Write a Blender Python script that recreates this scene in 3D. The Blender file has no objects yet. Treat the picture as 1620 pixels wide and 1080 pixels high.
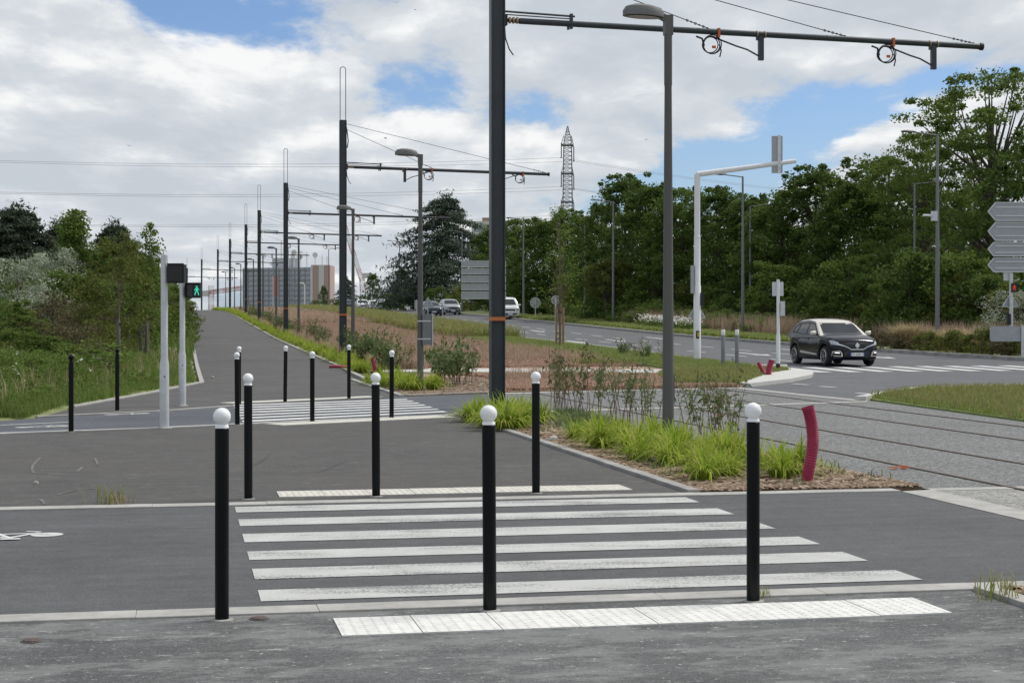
import bpy, bmesh, math, random
import numpy as np
from mathutils import Vector, Matrix

# ------------------------------------------------------------------ camera
F, H, HZ = 2600.0, 1.58, 511.0            # focal length in pixels of a 1620 wide picture, eye height, horizon row
scene = bpy.context.scene
C = scene.collection
cam_d = bpy.data.cameras.new('camera'); cam = bpy.data.objects.new('camera', cam_d); C.objects.link(cam)
cam.location = (0, 0, H); cam.rotation_euler = (math.pi/2, 0, 0)
cam_d.sensor_width = 36; cam_d.lens = F/1620*36; cam_d.shift_y = -(540-HZ)/1620
cam_d.clip_start = 0.1; cam_d.clip_end = 6000
scene.camera = cam

# ------------------------------------------------------------------ sky and sun
SUN_EL, SUN_AZ = math.radians(54), math.radians(62)     # high on the right, a little ahead of the camera
world = bpy.data.worlds.new('World'); scene.world = world; world.use_nodes = True
def build_world():
    nt = world.node_tree; N = nt.nodes; L = nt.links; N.clear()
    out = N.new('ShaderNodeOutputWorld'); bg = N.new('ShaderNodeBackground'); bg.inputs['Strength'].default_value = SKY_STRENGTH
    sky = N.new('ShaderNodeTexSky'); sky.sky_type = 'NISHITA'; sky.sun_disc = False
    sky.sun_elevation = SUN_EL; sky.sun_rotation = SUN_AZ
    sky.dust_density = 0.6; sky.ozone_density = 1.6
    tc = N.new('ShaderNodeTexCoord'); sep = N.new('ShaderNodeSeparateXYZ'); L.new(tc.outputs['Generated'], sep.inputs[0])
    def M(op, a, b=None, c=None):
        n = N.new('ShaderNodeMath'); n.operation = op
        for i, v in enumerate((a, b, c)):
            if v is None: continue
            if isinstance(v, (int, float)): n.inputs[i].default_value = v
            else: L.new(v, n.inputs[i])
        return n.outputs[0]
    zz = M('MAXIMUM', sep.outputs[2], 0.0)
    den = M('ADD', zz, 0.13)
    u = M('DIVIDE', sep.outputs[0], den); v = M('DIVIDE', sep.outputs[1], den)
    def vec(du, dv, w, sv=0.55):
        cmb = N.new('ShaderNodeCombineXYZ')
        L.new(M('ADD', u, du), cmb.inputs[0]); L.new(M('ADD', M('MULTIPLY', v, sv), dv), cmb.inputs[1]); cmb.inputs[2].default_value = w
        return cmb.outputs[0]
    def noise(vc, scale, detail, rough, dist=0.0):
        n = N.new('ShaderNodeTexNoise'); n.inputs['Scale'].default_value = scale; n.inputs['Detail'].default_value = detail
        n.inputs['Roughness'].default_value = rough; n.inputs['Distortion'].default_value = dist
        L.new(vc, n.inputs['Vector']); return n.outputs['Fac']
    def smooth(x, lo, hi):
        mr = N.new('ShaderNodeMapRange'); mr.interpolation_type = 'SMOOTHSTEP'; L.new(x, mr.inputs[0]); mr.inputs[1].default_value = lo; mr.inputs[2].default_value = hi; return mr.outputs[0]
    SX, SY = CLOUD_OFF
    def field(dv): # puffy density: wide banks plus crisp billows
        q = vec(SX, SY+dv, 3.7)
        big_ = noise(q, 1.0, 3, 0.45, 0.3); mid = noise(q, 2.6, 10, 0.58, 0.15)
        return M('ADD', M('MULTIPLY', big_, 0.62), M('MULTIPLY', mid, 0.38))
    d0 = field(0.0); d1 = field(-0.13)                    # d1: a step higher up in the sky
    mask = smooth(d0, 0.425, 0.475)
    edge = M('MULTIPLY', M('SUBTRACT', d0, d1), 8.5)       # bright where the cloud thins out upwards
    deep = M('MULTIPLY', M('SUBTRACT', d0, 0.475), -1.7)   # greyer where it is thick
    fine = M('MULTIPLY', M('SUBTRACT', noise(vec(SX+4, SY, 8.2), 5.5, 8, 0.62), 0.5), 0.75)
    tone = M('ADD', M('ADD', M('ADD', edge, deep), fine), 0.47)
    cr = N.new('ShaderNodeValToRGB'); L.new(tone, cr.inputs[0])
    e = cr.color_ramp.elements
    e[0].position = 0.0; e[0].color = (0.57, 0.62, 0.68, 1)
    e[1].position = 1.0; e[1].color = (0.94, 0.945, 0.95, 1)
    m = e.new(0.5); m.color = (0.67, 0.71, 0.755, 1)
    sc = N.new('ShaderNodeVectorMath'); sc.operation = 'SCALE'; L.new(cr.outputs[0], sc.inputs[0]); sc.inputs['Scale'].default_value = 1.0/SKY_STRENGTH
    # thin veil everywhere, thicker towards the horizon
    veil = M('MULTIPLY', M('SUBTRACT', 1.0, smooth(sep.outputs[2], 0.0, 0.13)), 0.62)
    vc = N.new('ShaderNodeVectorMath'); vc.operation = 'SCALE'; vc.inputs[0].default_value = (0.46, 0.57, 0.70); vc.inputs['Scale'].default_value = 1.0/SKY_STRENGTH
    mv = N.new('ShaderNodeMixRGB'); tn = N.new('ShaderNodeMixRGB'); tn.blend_type = 'MULTIPLY'; tn.inputs[0].default_value = 1.0; tn.inputs[2].default_value = (0.80, 0.93, 1.16, 1); L.new(sky.outputs[0], tn.inputs[1])
    L.new(veil, mv.inputs[0]); L.new(tn.outputs[0], mv.inputs[1]); L.new(vc.outputs[0], mv.inputs[2])
    mix = N.new('ShaderNodeMixRGB'); L.new(mask, mix.inputs[0]); L.new(mv.outputs[0], mix.inputs[1]); L.new(sc.outputs[0], mix.inputs[2])
    L.new(mix.outputs[0], bg.inputs['Color']); L.new(bg.outputs[0], out.inputs['Surface'])
SKY_STRENGTH = 0.1
CLOUD_OFF = (4.2, 20.5)
build_world()
sd = bpy.data.lights.new('sun', 'SUN'); sd.energy = 2.9; sd.angle = math.radians(18); sd.color = (1.0, 0.96, 0.9)
sun = bpy.data.objects.new('sun', sd); C.objects.link(sun)
sdir = Vector((math.sin(SUN_AZ)*math.cos(SUN_EL), math.cos(SUN_AZ)*math.cos(SUN_EL), math.sin(SUN_EL)))
sun.rotation_euler = sdir.to_track_quat('Z', 'Y').to_euler(); sun.location = (0, 0, 60)
vs = scene.view_settings; vs.view_transform = 'Standard'; vs.look = 'None'; vs.exposure = 0; vs.gamma = 1; vs.use_curve_mapping = False

# ------------------------------------------------------------------ terrain and layout
HP = [(-60,0),(40,0),(52,0.08),(62,.24),(78,.46),(96,.76),(131,1.58),(161,2.25),(204,3.02),(243,3.5),(283,3.6),(330,3.4),(420,3.0),(4000,3.0)]
KN = [-60] + list(range(36, 340, 4)) + [420, 4000]
def _h0(y): return float(np.interp(y, [p[0] for p in HP], [p[1] for p in HP]))
KH = [sum(_h0(y+d) for d in (-6, -3, 0, 3, 6))/5 if 36 < y < 400 else _h0(y) for y in KN]
def h(y): return float(np.interp(y, KN, KH))
def hv(y): return np.interp(y, KN, KH)
CU, SU = 0.981, 0.196                       # the tram line runs 11 degrees left of the viewing direction
def W(l, a): return (l*CU - a*SU, l*SU + a*CU)          # l across the line (to the right), a along it
def LA(x, y): return (x*CU + y*SU, -x*SU + y*CU)
def P(px, py, dz=0.0):                      # a spot on the ground, read from the picture
    lo, hi = 0.5, 400.0
    for _ in range(60):
        m = (lo+hi)/2
        if h(m) >= H - (py-HZ)*m/F: hi = m
        else: lo = m
    y = (lo+hi)/2
    return Vector(((px-810)*y/F, y, h(y)+dz))
def P2(px, py): p = P(px, py); return (p.x, p.y)
def XY(px, Y): return ((px-810)*Y/F, Y)
def YL(px, lat): return lat/(CU*(px-810)/F+SU)      # distance at which the line of sight px crosses the line l = lat
def ZT(py, Y): return H + (HZ-py)*Y/F      # height that shows at row py at distance Y

# ------------------------------------------------------------------ materials
MATS = {}
def mat(name, col, rough=0.6, metal=0.0, var=0.0, scale=8.0, col2=None, bump=0.0, bscale=60.0, spec=None, island=None, trans=0.0, emit=None, estr=1.0, stretch=None, coat=0.0, detail=6):
    if name in MATS: return MATS[name]
    m = bpy.data.materials.new(name); m.use_nodes = True; nt = m.node_tree; N = nt.nodes; L = nt.links
    b = N['Principled BSDF']; b.inputs['Roughness'].default_value = rough; b.inputs['Metallic'].default_value = metal
    b.inputs['Base Color'].default_value = (*col, 1)
    if spec is not None: b.inputs['Specular IOR Level'].default_value = spec
    if coat: b.inputs['Coat Weight'].default_value = coat; b.inputs['Coat Roughness'].default_value = 0.05
    if emit: b.inputs['Emission Color'].default_value = (*emit, 1); b.inputs['Emission Strength'].default_value = estr
    colout = None
    if var or col2:
        tc = N.new('ShaderNodeTexCoord'); vec = tc.outputs['Object']
        if stretch:
            mp = N.new('ShaderNodeMapping'); mp.inputs['Scale'].default_value = stretch; L.new(vec, mp.inputs['Vector']); vec = mp.outputs[0]
        n = N.new('ShaderNodeTexNoise'); n.inputs['Scale'].default_value = scale; n.inputs['Detail'].default_value = detail; n.inputs['Roughness'].default_value = 0.65
        L.new(vec, n.inputs['Vector'])
        cr = N.new('ShaderNodeValToRGB'); L.new(n.outputs['Fac'], cr.inputs[0])
        c2 = col2 or tuple(min(1, c*(1+var)) for c in col); c1 = col if col2 else tuple(c*(1-var) for c in col)
        cr.color_ramp.elements[0].position = 0.34; cr.color_ramp.elements[0].color = (*c1, 1)
        cr.color_ramp.elements[1].position = 0.66; cr.color_ramp.elements[1].color = (*c2, 1)
        colout = cr.outputs[0]
    if island:
        b.inputs['Specular IOR Level'].default_value = 0.18; b.inputs['Roughness'].default_value = 0.75
        g = N.new('ShaderNodeNewGeometry'); cr = N.new('ShaderNodeValToRGB'); L.new(g.outputs['Random Per Island'], cr.inputs[0])
        el = cr.color_ramp.elements
        el[0].color = (*island[0], 1); el[1].color = (*island[-1], 1)
        for k, c in enumerate(island[1:-1]): x = el.new((k+1)/(len(island)-1)); x.color = (*c, 1)
        colout = cr.outputs[0]
    if colout is not None: L.new(colout, b.inputs['Base Color'])
    if bump:
        tc = N.new('ShaderNodeTexCoord'); n = N.new('ShaderNodeTexNoise'); n.inputs['Scale'].default_value = bscale; n.inputs['Detail'].default_value = 4
        L.new(tc.outputs['Object'], n.inputs['Vector'])
        bp = N.new('ShaderNodeBump'); bp.inputs['Strength'].default_value = bump; bp.inputs['Distance'].default_value = 0.01
        L.new(n.outputs['Fac'], bp.inputs['Height']); L.new(bp.outputs[0], b.inputs['Normal'])
    if trans:
        out = N['Material Output']; t = N.new('ShaderNodeBsdfTranslucent'); mx = N.new('ShaderNodeMixShader'); mx.inputs[0].default_value = trans
        if colout is not None: L.new(colout, t.inputs[0])
        else: t.inputs[0].default_value = (*col, 1)
        L.new(b.outputs[0], mx.inputs[1]); L.new(t.outputs[0], mx.inputs[2]); L.new(mx.outputs[0], out.inputs['Surface'])
    MATS[name] = m; return m

def asphalt(name, base, speck=0.35, blotch=0.18, streak=0.0, streak_col=(0.3, 0.3, 0.29), streak_pos=0.60, tint=None, fine=140.0):
    m = bpy.data.materials.new(name); m.use_nodes = True; nt = m.node_tree; N = nt.nodes; L = nt.links; b = N['Principled BSDF']
    b.inputs['Roughness'].default_value = 0.82; b.inputs['Specular IOR Level'].default_value = 0.35
    tc = N.new('ShaderNodeTexCoord'); mp = N.new('ShaderNodeMapping'); mp.inputs['Rotation'].default_value = (0, 0, -0.2); L.new(tc.outputs['Object'], mp.inputs[0])
    def noise(scale, detail, vec, rough=0.6):
        n = N.new('ShaderNodeTexNoise'); n.inputs['Scale'].default_value = scale; n.inputs['Detail'].default_value = detail; n.inputs['Roughness'].default_value = rough; L.new(vec, n.inputs['Vector']); return n.outputs['Fac']
    def ramp(x, p0, c0, p1, c1):
        r = N.new('ShaderNodeValToRGB'); L.new(x, r.inputs[0]); r.color_ramp.elements[0].position = p0; r.color_ramp.elements[0].color = (*c0, 1); r.color_ramp.elements[1].position = p1; r.color_ramp.elements[1].color = (*c1, 1); return r.outputs[0]
    def mixc(f, a, bb, t='MIX'):
        x = N.new('ShaderNodeMixRGB'); x.blend_type = t
        for i, v in enumerate((f, a, bb)):
            if isinstance(v, (int, float)): x.inputs[i].default_value = v
            elif isinstance(v, tuple): x.inputs[i].default_value = (*v, 1)
            else: L.new(v, x.inputs[i])
        return x.outputs[0]
    o = mp.outputs[0]
    fi = noise(fine, 3, o, 0.7)
    lo = tuple(c*(1-speck) for c in base); hi = tuple(c*(1+speck) for c in base)
    c = ramp(fi, 0.36, lo, 0.64, hi)
    g2 = noise(fine*0.34, 2, o, 0.6)
    c = mixc(1.0, c, ramp(g2, 0.32, (1-speck*0.55,)*3, 0.68, (1+speck*0.55,)*3), 'MULTIPLY')
    bl = noise(0.7, 8, o, 0.68)
    c = mixc(1.0, c, ramp(bl, 0.34, (1-blotch,)*3, 0.66, (1+blotch,)*3), 'MULTIPLY')
    md = noise(6.0, 7, o, 0.72)
    c = mixc(1.0, c, ramp(md, 0.33, (0.86,)*3, 0.67, (1.14,)*3), 'MULTIPLY')
    # thin lighter and darker scuffs running with the traffic
    m3 = N.new('ShaderNodeMapping'); m3.inputs['Scale'].default_value = (0.35, 6.0, 1); L.new(o, m3.inputs[0])
    c = mixc(1.0, c, ramp(noise(1.0, 6, m3.outputs[0], 0.6), 0.36, (0.91,)*3, 0.64, (1.08,)*3), 'MULTIPLY')
    if tint: c = mixc(ramp(noise(0.35, 4, o), 0.5, (0, 0, 0), 0.7, (0.7,)*3), c, tint)
    if streak:
        m2 = N.new('ShaderNodeMapping'); m2.inputs['Scale'].default_value = (0.75, 1.5, 1); L.new(o, m2.inputs[0])
        s1 = noise(1.6, 14, m2.outputs[0], 0.78)
        c = mixc(ramp(s1, streak_pos-0.03, (0, 0, 0), streak_pos+0.04, (streak*0.62,)*3), c, streak_col)
        m4 = N.new('ShaderNodeMapping'); m4.inputs['Scale'].default_value = (0.9, 2.4, 1); m4.inputs['Location'].default_value = (3, 7, 0); L.new(o, m4.inputs[0])
        s2 = noise(3.6, 14, m4.outputs[0], 0.84)
        c = mixc(ramp(s2, 0.575, (0, 0, 0), 0.605, (streak,)*3), c, tuple(min(1, v*1.65) for v in streak_col))
        s4 = noise(2.1, 12, m2.outputs[0], 0.75)
        c = mixc(1.0, c, ramp(s4, 0.38, (0.84,)*3, 0.46, (1.0,)*3), 'MULTIPLY')
        s3 = noise(30, 2, o, 0.5)
        c = mixc(ramp(s3, 0.68, (0, 0, 0), 0.71, (streak,)*3), c, tuple(min(1, v*1.7) for v in streak_col))
    L.new(c, b.inputs['Base Color'])
    bp = N.new('ShaderNodeBump'); bp.inputs['Strength'].default_value = 0.35; bp.inputs['Distance'].default_value = 0.006; L.new(fi, bp.inputs['Height']); L.new(bp.outputs[0], b.inputs['Normal'])
    MATS[name] = m; return m

def paint_mat(name, col, under, wear=0.6):
    m = bpy.data.materials.new(name); m.use_nodes = True; nt = m.node_tree; N = nt.nodes; L = nt.links; b = N['Principled BSDF']; b.inputs['Roughness'].default_value = 0.7
    tc = N.new('ShaderNodeTexCoord')
    def noise(s, d, r, st=None):
        v = tc.outputs['Object']
        if st:
            mp = N.new('ShaderNodeMapping'); mp.inputs['Scale'].default_value = st; L.new(v, mp.inputs[0]); v = mp.outputs[0]
        n = N.new('ShaderNodeTexNoise'); n.inputs['Scale'].default_value = s; n.inputs['Detail'].default_value = d; n.inputs['Roughness'].default_value = r; L.new(v, n.inputs['Vector']); return n.outputs['Fac']
    a = noise(55, 3, 0.75); big = noise(1.6, 5, 0.6, (0.5, 2, 1))
    ad = N.new('ShaderNodeMath'); ad.operation = 'MULTIPLY_ADD'; L.new(big, ad.inputs[0]); ad.inputs[1].default_value = 0.95; L.new(a, ad.inputs[2])
    hf = N.new('ShaderNodeMath'); hf.operation = 'MULTIPLY'; hf.inputs[1].default_value = 0.5; L.new(ad.outputs[0], hf.inputs[0])
    r = N.new('ShaderNodeValToRGB'); L.new(hf.outputs[0], r.inputs[0]); r.color_ramp.elements[0].position = 0.585-0.075*wear; r.color_ramp.elements[0].color = (*col, 1)
    r.color_ramp.elements[1].position = 0.645-0.075*wear; r.color_ramp.elements[1].color = (*tuple(col[i]*0.25+under[i]*0.75 for i in range(3)), 1)
    g = noise(3.0, 5, 0.6); r2 = N.new('ShaderNodeValToRGB'); L.new(g, r2.inputs[0]); r2.color_ramp.elements[0].position = 0.3; r2.color_ramp.elements[0].color = (0.82,)*3+(1,); r2.color_ramp.elements[1].position = 0.65; r2.color_ramp.elements[1].color = (1, 1, 1, 1)
    mx = N.new('ShaderNodeMixRGB'); mx.blend_type = 'MULTIPLY'; mx.inputs[0].default_value = 1; L.new(r.outputs[0], mx.inputs[1]); L.new(r2.outputs[0], mx.inputs[2])
    L.new(mx.outputs[0], b.inputs['Base Color']); MATS[name] = m; return m

asphalt('asphalt_pavement', (0.098, 0.099, 0.098), speck=0.46, streak=0.9, streak_col=(0.225, 0.225, 0.217), streak_pos=0.515, blotch=0.25, fine=105.0)
asphalt('asphalt_cycle', (0.082, 0.084, 0.086), speck=0.34, blotch=0.13, fine=110.0)
asphalt('asphalt_plaza', (0.075, 0.072, 0.068), speck=0.36, streak=0.45, streak_col=(0.20, 0.19, 0.178), streak_pos=0.60, blotch=0.14, tint=(0.075, 0.068, 0.060))
asphalt('asphalt_path', (0.084, 0.081, 0.078), speck=0.28, blotch=0.14)
asphalt('asphalt_blue', (0.084, 0.090, 0.102), speck=0.28, blotch=0.14)
asphalt('asphalt_road', (0.105, 0.108, 0.113), speck=0.28, blotch=0.14)
asphalt('aggregate', (0.155, 0.155, 0.152), speck=0.75, blotch=0.10, fine=38.0)
asphalt('aggregate_light', (0.25, 0.245, 0.23), speck=0.6, blotch=0.08, fine=45.0)
mat('concrete', (0.30, 0.29, 0.27), 0.85, var=0.22, scale=3.5, bump=0.2)
mat('concrete_light', (0.36, 0.35, 0.325), 0.85, var=0.18, scale=5, bump=0.2)
mat('concrete_pale', (0.50, 0.49, 0.46), 0.85, var=0.12, scale=5, bump=0.2)
paint_mat('road_paint', (0.50, 0.50, 0.475), (0.10, 0.10, 0.10), 1.05)
paint_mat('road_paint_white', (0.60, 0.60, 0.59), (0.12, 0.12, 0.12), 0.2)
mat('tactile', (0.66, 0.65, 0.615), 0.75, var=0.10, scale=14, bump=0.1)
mat('tactile_cream', (0.56, 0.54, 0.48), 0.75, var=0.12, scale=14)
mat('soil', (0.10, 0.085, 0.06), 0.95, col2=(0.10, 0.12, 0.05), scale=0.6)
mat('grass_ground', (0.13, 0.17, 0.05), 0.95, col2=(0.22, 0.22, 0.10), scale=1.2)
mat('lawn_ground', (0.15, 0.22, 0.055), 0.95, col2=(0.24, 0.27, 0.10), scale=3)
mat('mulch_ground', (0.13, 0.09, 0.06), 0.95, col2=(0.24, 0.175, 0.125), scale=22)
mat('sedum_ground', (0.28, 0.17, 0.125), 0.95, col2=(0.40, 0.29, 0.21), scale=1.1)
mat('rail_steel', (0.17, 0.13, 0.10), 0.45, metal=0.4, var=0.3, scale=20)
mat('rail_groove', (0.06, 0.055, 0.05), 0.9)
mat('black_paint', (0.0035, 0.004, 0.0045), 0.3, spec=0.22)
mat('white_ball', (0.83, 0.83, 0.83), 0.28, coat=0.3, var=0.03, scale=8)
mat('pole_anthracite', (0.032, 0.040, 0.047), 0.45, var=0.15, scale=3)
mat('pole_flange', (0.05, 0.058, 0.066), 0.45)
mat('cable_black', (0.012, 0.012, 0.013), 0.6)
mat('wire', (0.05, 0.053, 0.06), 0.5)
mat('wire_pale', (0.16, 0.165, 0.175), 0.6)
mat('orange_band', (0.52, 0.17, 0.05), 0.7)
mat('orange_tape', (0.60, 0.14, 0.04), 0.6)
mat('copper_clamp', (0.36, 0.26, 0.18), 0.5, metal=0.4)
mat('lamp_grey', (0.115, 0.113, 0.108), 0.5, metal=0.2, var=0.08, scale=2)
mat('lamp_head', (0.15, 0.148, 0.142), 0.5, metal=0.2)
mat('lamp_lens', (0.20, 0.205, 0.21), 0.25)
mat('lamp_galv', (0.19, 0.195, 0.20), 0.5, metal=0.3, var=0.1, scale=3)
mat('white_metal', (0.74, 0.75, 0.76), 0.4, var=0.05, scale=4)
mat('galvanised', (0.60, 0.61, 0.62), 0.42, metal=0.35, var=0.10, scale=6)
mat('sign_back', (0.36, 0.38, 0.40), 0.45, metal=0.3, var=0.06, scale=4)
mat('sign_edge', (0.60, 0.62, 0.64), 0.4, metal=0.2)
mat('signal_black', (0.014, 0.014, 0.015), 0.5)
mat('signal_lens', (0.03, 0.03, 0.032), 0.25)
mat('green_man', (0.02, 0.5, 0.36), 0.5, emit=(0.05, 0.75, 0.50), estr=0.7)
mat('red_man', (0.5, 0.03, 0.02), 0.5, emit=(0.9, 0.06, 0.03), estr=0.5)
mat('amber', (0.75, 0.45, 0.03), 0.5)
mat('red_conduit', (0.34, 0.026, 0.075), 0.42, var=0.12, scale=12)
mat('wood_stake', (0.27, 0.19, 0.125), 0.8, var=0.25, scale=14, stretch=(1, 1, 0.15))
mat('wood_grey', (0.15, 0.135, 0.12), 0.85, var=0.25, scale=14, stretch=(1, 1, 0.15))
mat('bark', (0.075, 0.06, 0.048), 0.9, var=0.3, scale=6)
mat('bark_pale', (0.19, 0.15, 0.11), 0.9, var=0.3, scale=6)
mat('twig', (0.19, 0.13, 0.09), 0.85)
mat('leaf_dark', (0.03, 0.05, 0.015), 0.5, island=[(0.048, 0.082, 0.019), (0.085, 0.138, 0.029), (0.135, 0.195, 0.046)], trans=0.38)
mat('leaf_mid', (0.05, 0.08, 0.02), 0.5, island=[(0.068, 0.112, 0.020), (0.112, 0.168, 0.032), (0.165, 0.225, 0.055)], trans=0.4)
mat('leaf_olive', (0.07, 0.08, 0.02), 0.5, island=[(0.082, 0.105, 0.022), (0.13, 0.155, 0.034), (0.18, 0.20, 0.055)], trans=0.36)
mat('leaf_fresh', (0.09, 0.15, 0.03), 0.5, island=[(0.085, 0.14, 0.024), (0.135, 0.205, 0.04), (0.20, 0.27, 0.075)], trans=0.4)
mat('leaf_silver', (0.3, 0.33, 0.28), 0.6, island=[(0.20, 0.24, 0.15), (0.34, 0.38, 0.27), (0.50, 0.53, 0.43)], trans=0.2)
mat('leaf_brown', (0.12, 0.09, 0.05), 0.7, island=[(0.085, 0.075, 0.035), (0.15, 0.115, 0.07), (0.12, 0.13, 0.045)], trans=0.2)
mat('needle', (0.03, 0.045, 0.03), 0.6, island=[(0.042, 0.060, 0.036), (0.068, 0.088, 0.056), (0.105, 0.13, 0.086)], trans=0.15)
mat('needle_blue', (0.05, 0.065, 0.05), 0.6, island=[(0.045, 0.068, 0.044), (0.078, 0.108, 0.076), (0.125, 0.165, 0.122)], trans=0.15)
mat('lime_leaf', (0.3, 0.4, 0.05), 0.45, island=[(0.19, 0.29, 0.026), (0.29, 0.39, 0.040), (0.39, 0.46, 0.075), (0.40, 0.37, 0.12)], trans=0.4)
mat('grass_bank', (0.12, 0.16, 0.05), 0.6, island=[(0.10, 0.18, 0.030), (0.15, 0.235, 0.048), (0.20, 0.27, 0.075), (0.27, 0.27, 0.12)], trans=0.42)
mat('grass_lawn', (0.15, 0.24, 0.05), 0.6, island=[(0.15, 0.22, 0.045), (0.22, 0.29, 0.068), (0.31, 0.35, 0.13), (0.33, 0.30, 0.15)], trans=0.4)
mat('grass_weed', (0.19, 0.2, 0.08), 0.6, island=[(0.16, 0.22, 0.05), (0.25, 0.28, 0.08), (0.34, 0.32, 0.14), (0.24, 0.18, 0.09)], trans=0.4)
mat('sedum', (0.35, 0.17, 0.11), 0.7, island=[(0.31, 0.16, 0.115), (0.47, 0.29, 0.225), (0.58, 0.42, 0.34), (0.33, 0.28, 0.15)], trans=0.3)
mat('straw', (0.48, 0.38, 0.22), 0.7, island=[(0.27, 0.21, 0.11), (0.45, 0.36, 0.20), (0.56, 0.47, 0.31)], trans=0.3)
mat('straw_pink', (0.35, 0.2, 0.15), 0.7, island=[(0.30, 0.25, 0.14), (0.46, 0.31, 0.25), (0.55, 0.40, 0.33), (0.26, 0.26, 0.10)], trans=0.35)
mat('mulch_chip', (0.24, 0.17, 0.11), 0.85, island=[(0.075, 0.048, 0.03), (0.165, 0.11, 0.07), (0.26, 0.185, 0.125), (0.38, 0.31, 0.23)])
mat('shrub_leaf', (0.08, 0.11, 0.04), 0.5, island=[(0.085, 0.125, 0.038), (0.14, 0.19, 0.065), (0.22, 0.27, 0.14)], trans=0.35)
mat('shrub_leaf_red', (0.1, 0.09, 0.04), 0.5, island=[(0.09, 0.125, 0.04), (0.16, 0.15, 0.065), (0.25, 0.15, 0.09)], trans=0.35)
mat('flower_white', (0.78, 0.77, 0.72), 0.6, trans=0.2)
mat('tyre', (0.016, 0.016, 0.017), 0.75)
mat('rim', (0.42, 0.42, 0.42), 0.35, metal=0.7)
mat('car_black', (0.004, 0.0055, 0.012), 0.18, spec=0.28, coat=0.18)
mat('car_cream', (0.66, 0.62, 0.54), 0.3, coat=0.8)
mat('car_white', (0.74, 0.75, 0.76), 0.3, coat=0.8)
mat('car_silver', (0.36, 0.37, 0.39), 0.3, metal=0.4, coat=0.8)
mat('car_blue', (0.03, 0.045, 0.085), 0.25, coat=1.0)
mat('car_trim', (0.018, 0.018, 0.019), 0.55)
mat('car_glass', (0.012, 0.015, 0.018), 0.05, spec=0.55)
mat('chrome', (0.72, 0.72, 0.72), 0.18, metal=0.9)
mat('headlight', (0.45, 0.47, 0.50), 0.12, metal=0.3, coat=1.0)
mat('drl', (0.9, 0.9, 0.95), 0.3, emit=(0.85, 0.85, 1.0), estr=1.2)
mat('plate_white', (0.75, 0.76, 0.77), 0.5)
mat('plate_blue', (0.02, 0.07, 0.35), 0.5)
mat('red_lamp', (0.45, 0.01, 0.01), 0.3)
mat('building_grey', (0.48, 0.50, 0.53), 0.6)
mat('building_pane', (0.30, 0.325, 0.36), 0.4)
mat('building_pink', (0.46, 0.32, 0.28), 0.8)
mat('building_white', (0.62, 0.60, 0.57), 0.8)
mat('crane_red', (0.50, 0.22, 0.21), 0.6)
mat('crane_white', (0.62, 0.60, 0.58), 0.6)
mat('pylon_steel', (0.17, 0.18, 0.19), 0.6)
mat('bird', (0.02, 0.02, 0.022), 0.8)
mat('iron_cover', (0.075, 0.07, 0.066), 0.7, var=0.3, scale=30)
mat('rust_cover', (0.08, 0.055, 0.045), 0.8, var=0.5, scale=30)
mat('plastic_blue', (0.02, 0.06, 0.30), 0.35)
mat('litter_white', (0.7, 0.68, 0.66), 0.6)
mat('litter_red', (0.5, 0.05, 0.03), 0.6)
mat('tyre_mark', (0.045, 0.044, 0.043), 0.8, col2=(0.07, 0.068, 0.065), scale=9)
mat('chalk', (0.082, 0.08, 0.075), 0.9, col2=(0.19, 0.182, 0.17), scale=9)
mat('stone_pale', (0.36, 0.34, 0.30), 0.9, var=0.2, scale=9)

# ------------------------------------------------------------------ helpers
def newmesh(name, V, Fc, m=None, smooth=False):
    me = bpy.data.meshes.new(name); me.from_pydata([tuple(v) for v in V], [], Fc)
    if m: me.materials.append(MATS[m])
    if smooth:
        me.polygons.foreach_set('use_smooth', [True]*len(me.polygons)); me.set_sharp_from_angle(angle=math.radians(38))
    me.update(); return me
def link(name, me, parent=None, loc=None, rotz=None):
    o = bpy.data.objects.new(name, me); C.objects.link(o)
    if parent is not None: o.parent = parent
    if loc is not None: o.location = loc
    if rotz is not None: o.rotation_euler = (0, 0, rotz)
    return o
def tag(o, label=None, cat=None, group=None, kind=None):
    if label: o['label'] = label
    if cat: o['category'] = cat
    if group: o['group'] = group
    if kind: o['kind'] = kind
    return o
def thing(name, label, cat, loc=(0, 0, 0), rotz=0.0, group=None):
    o = bpy.data.objects.new(name, None); C.objects.link(o); o.location = loc; o.rotation_euler = (0, 0, rotz); o.empty_display_size = 0.2
    return tag(o, label, cat, group)
KIDS = {}
def dup(root, loc, rotz=0.0, scale=None, label=None, group=None):
    def cp(o, par):
        c = o.copy(); C.objects.link(c)
        if par is not None: c.parent = par
        for ch in o.children: cp(ch, c)
        return c
    r = cp(root, None); r.location = loc; r.rotation_euler = (0, 0, rotz)
    if scale is not None: r.scale = scale if isinstance(scale, tuple) else (scale,)*3
    if label: r['label'] = label
    if group: r['group'] = group
    return r

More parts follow.
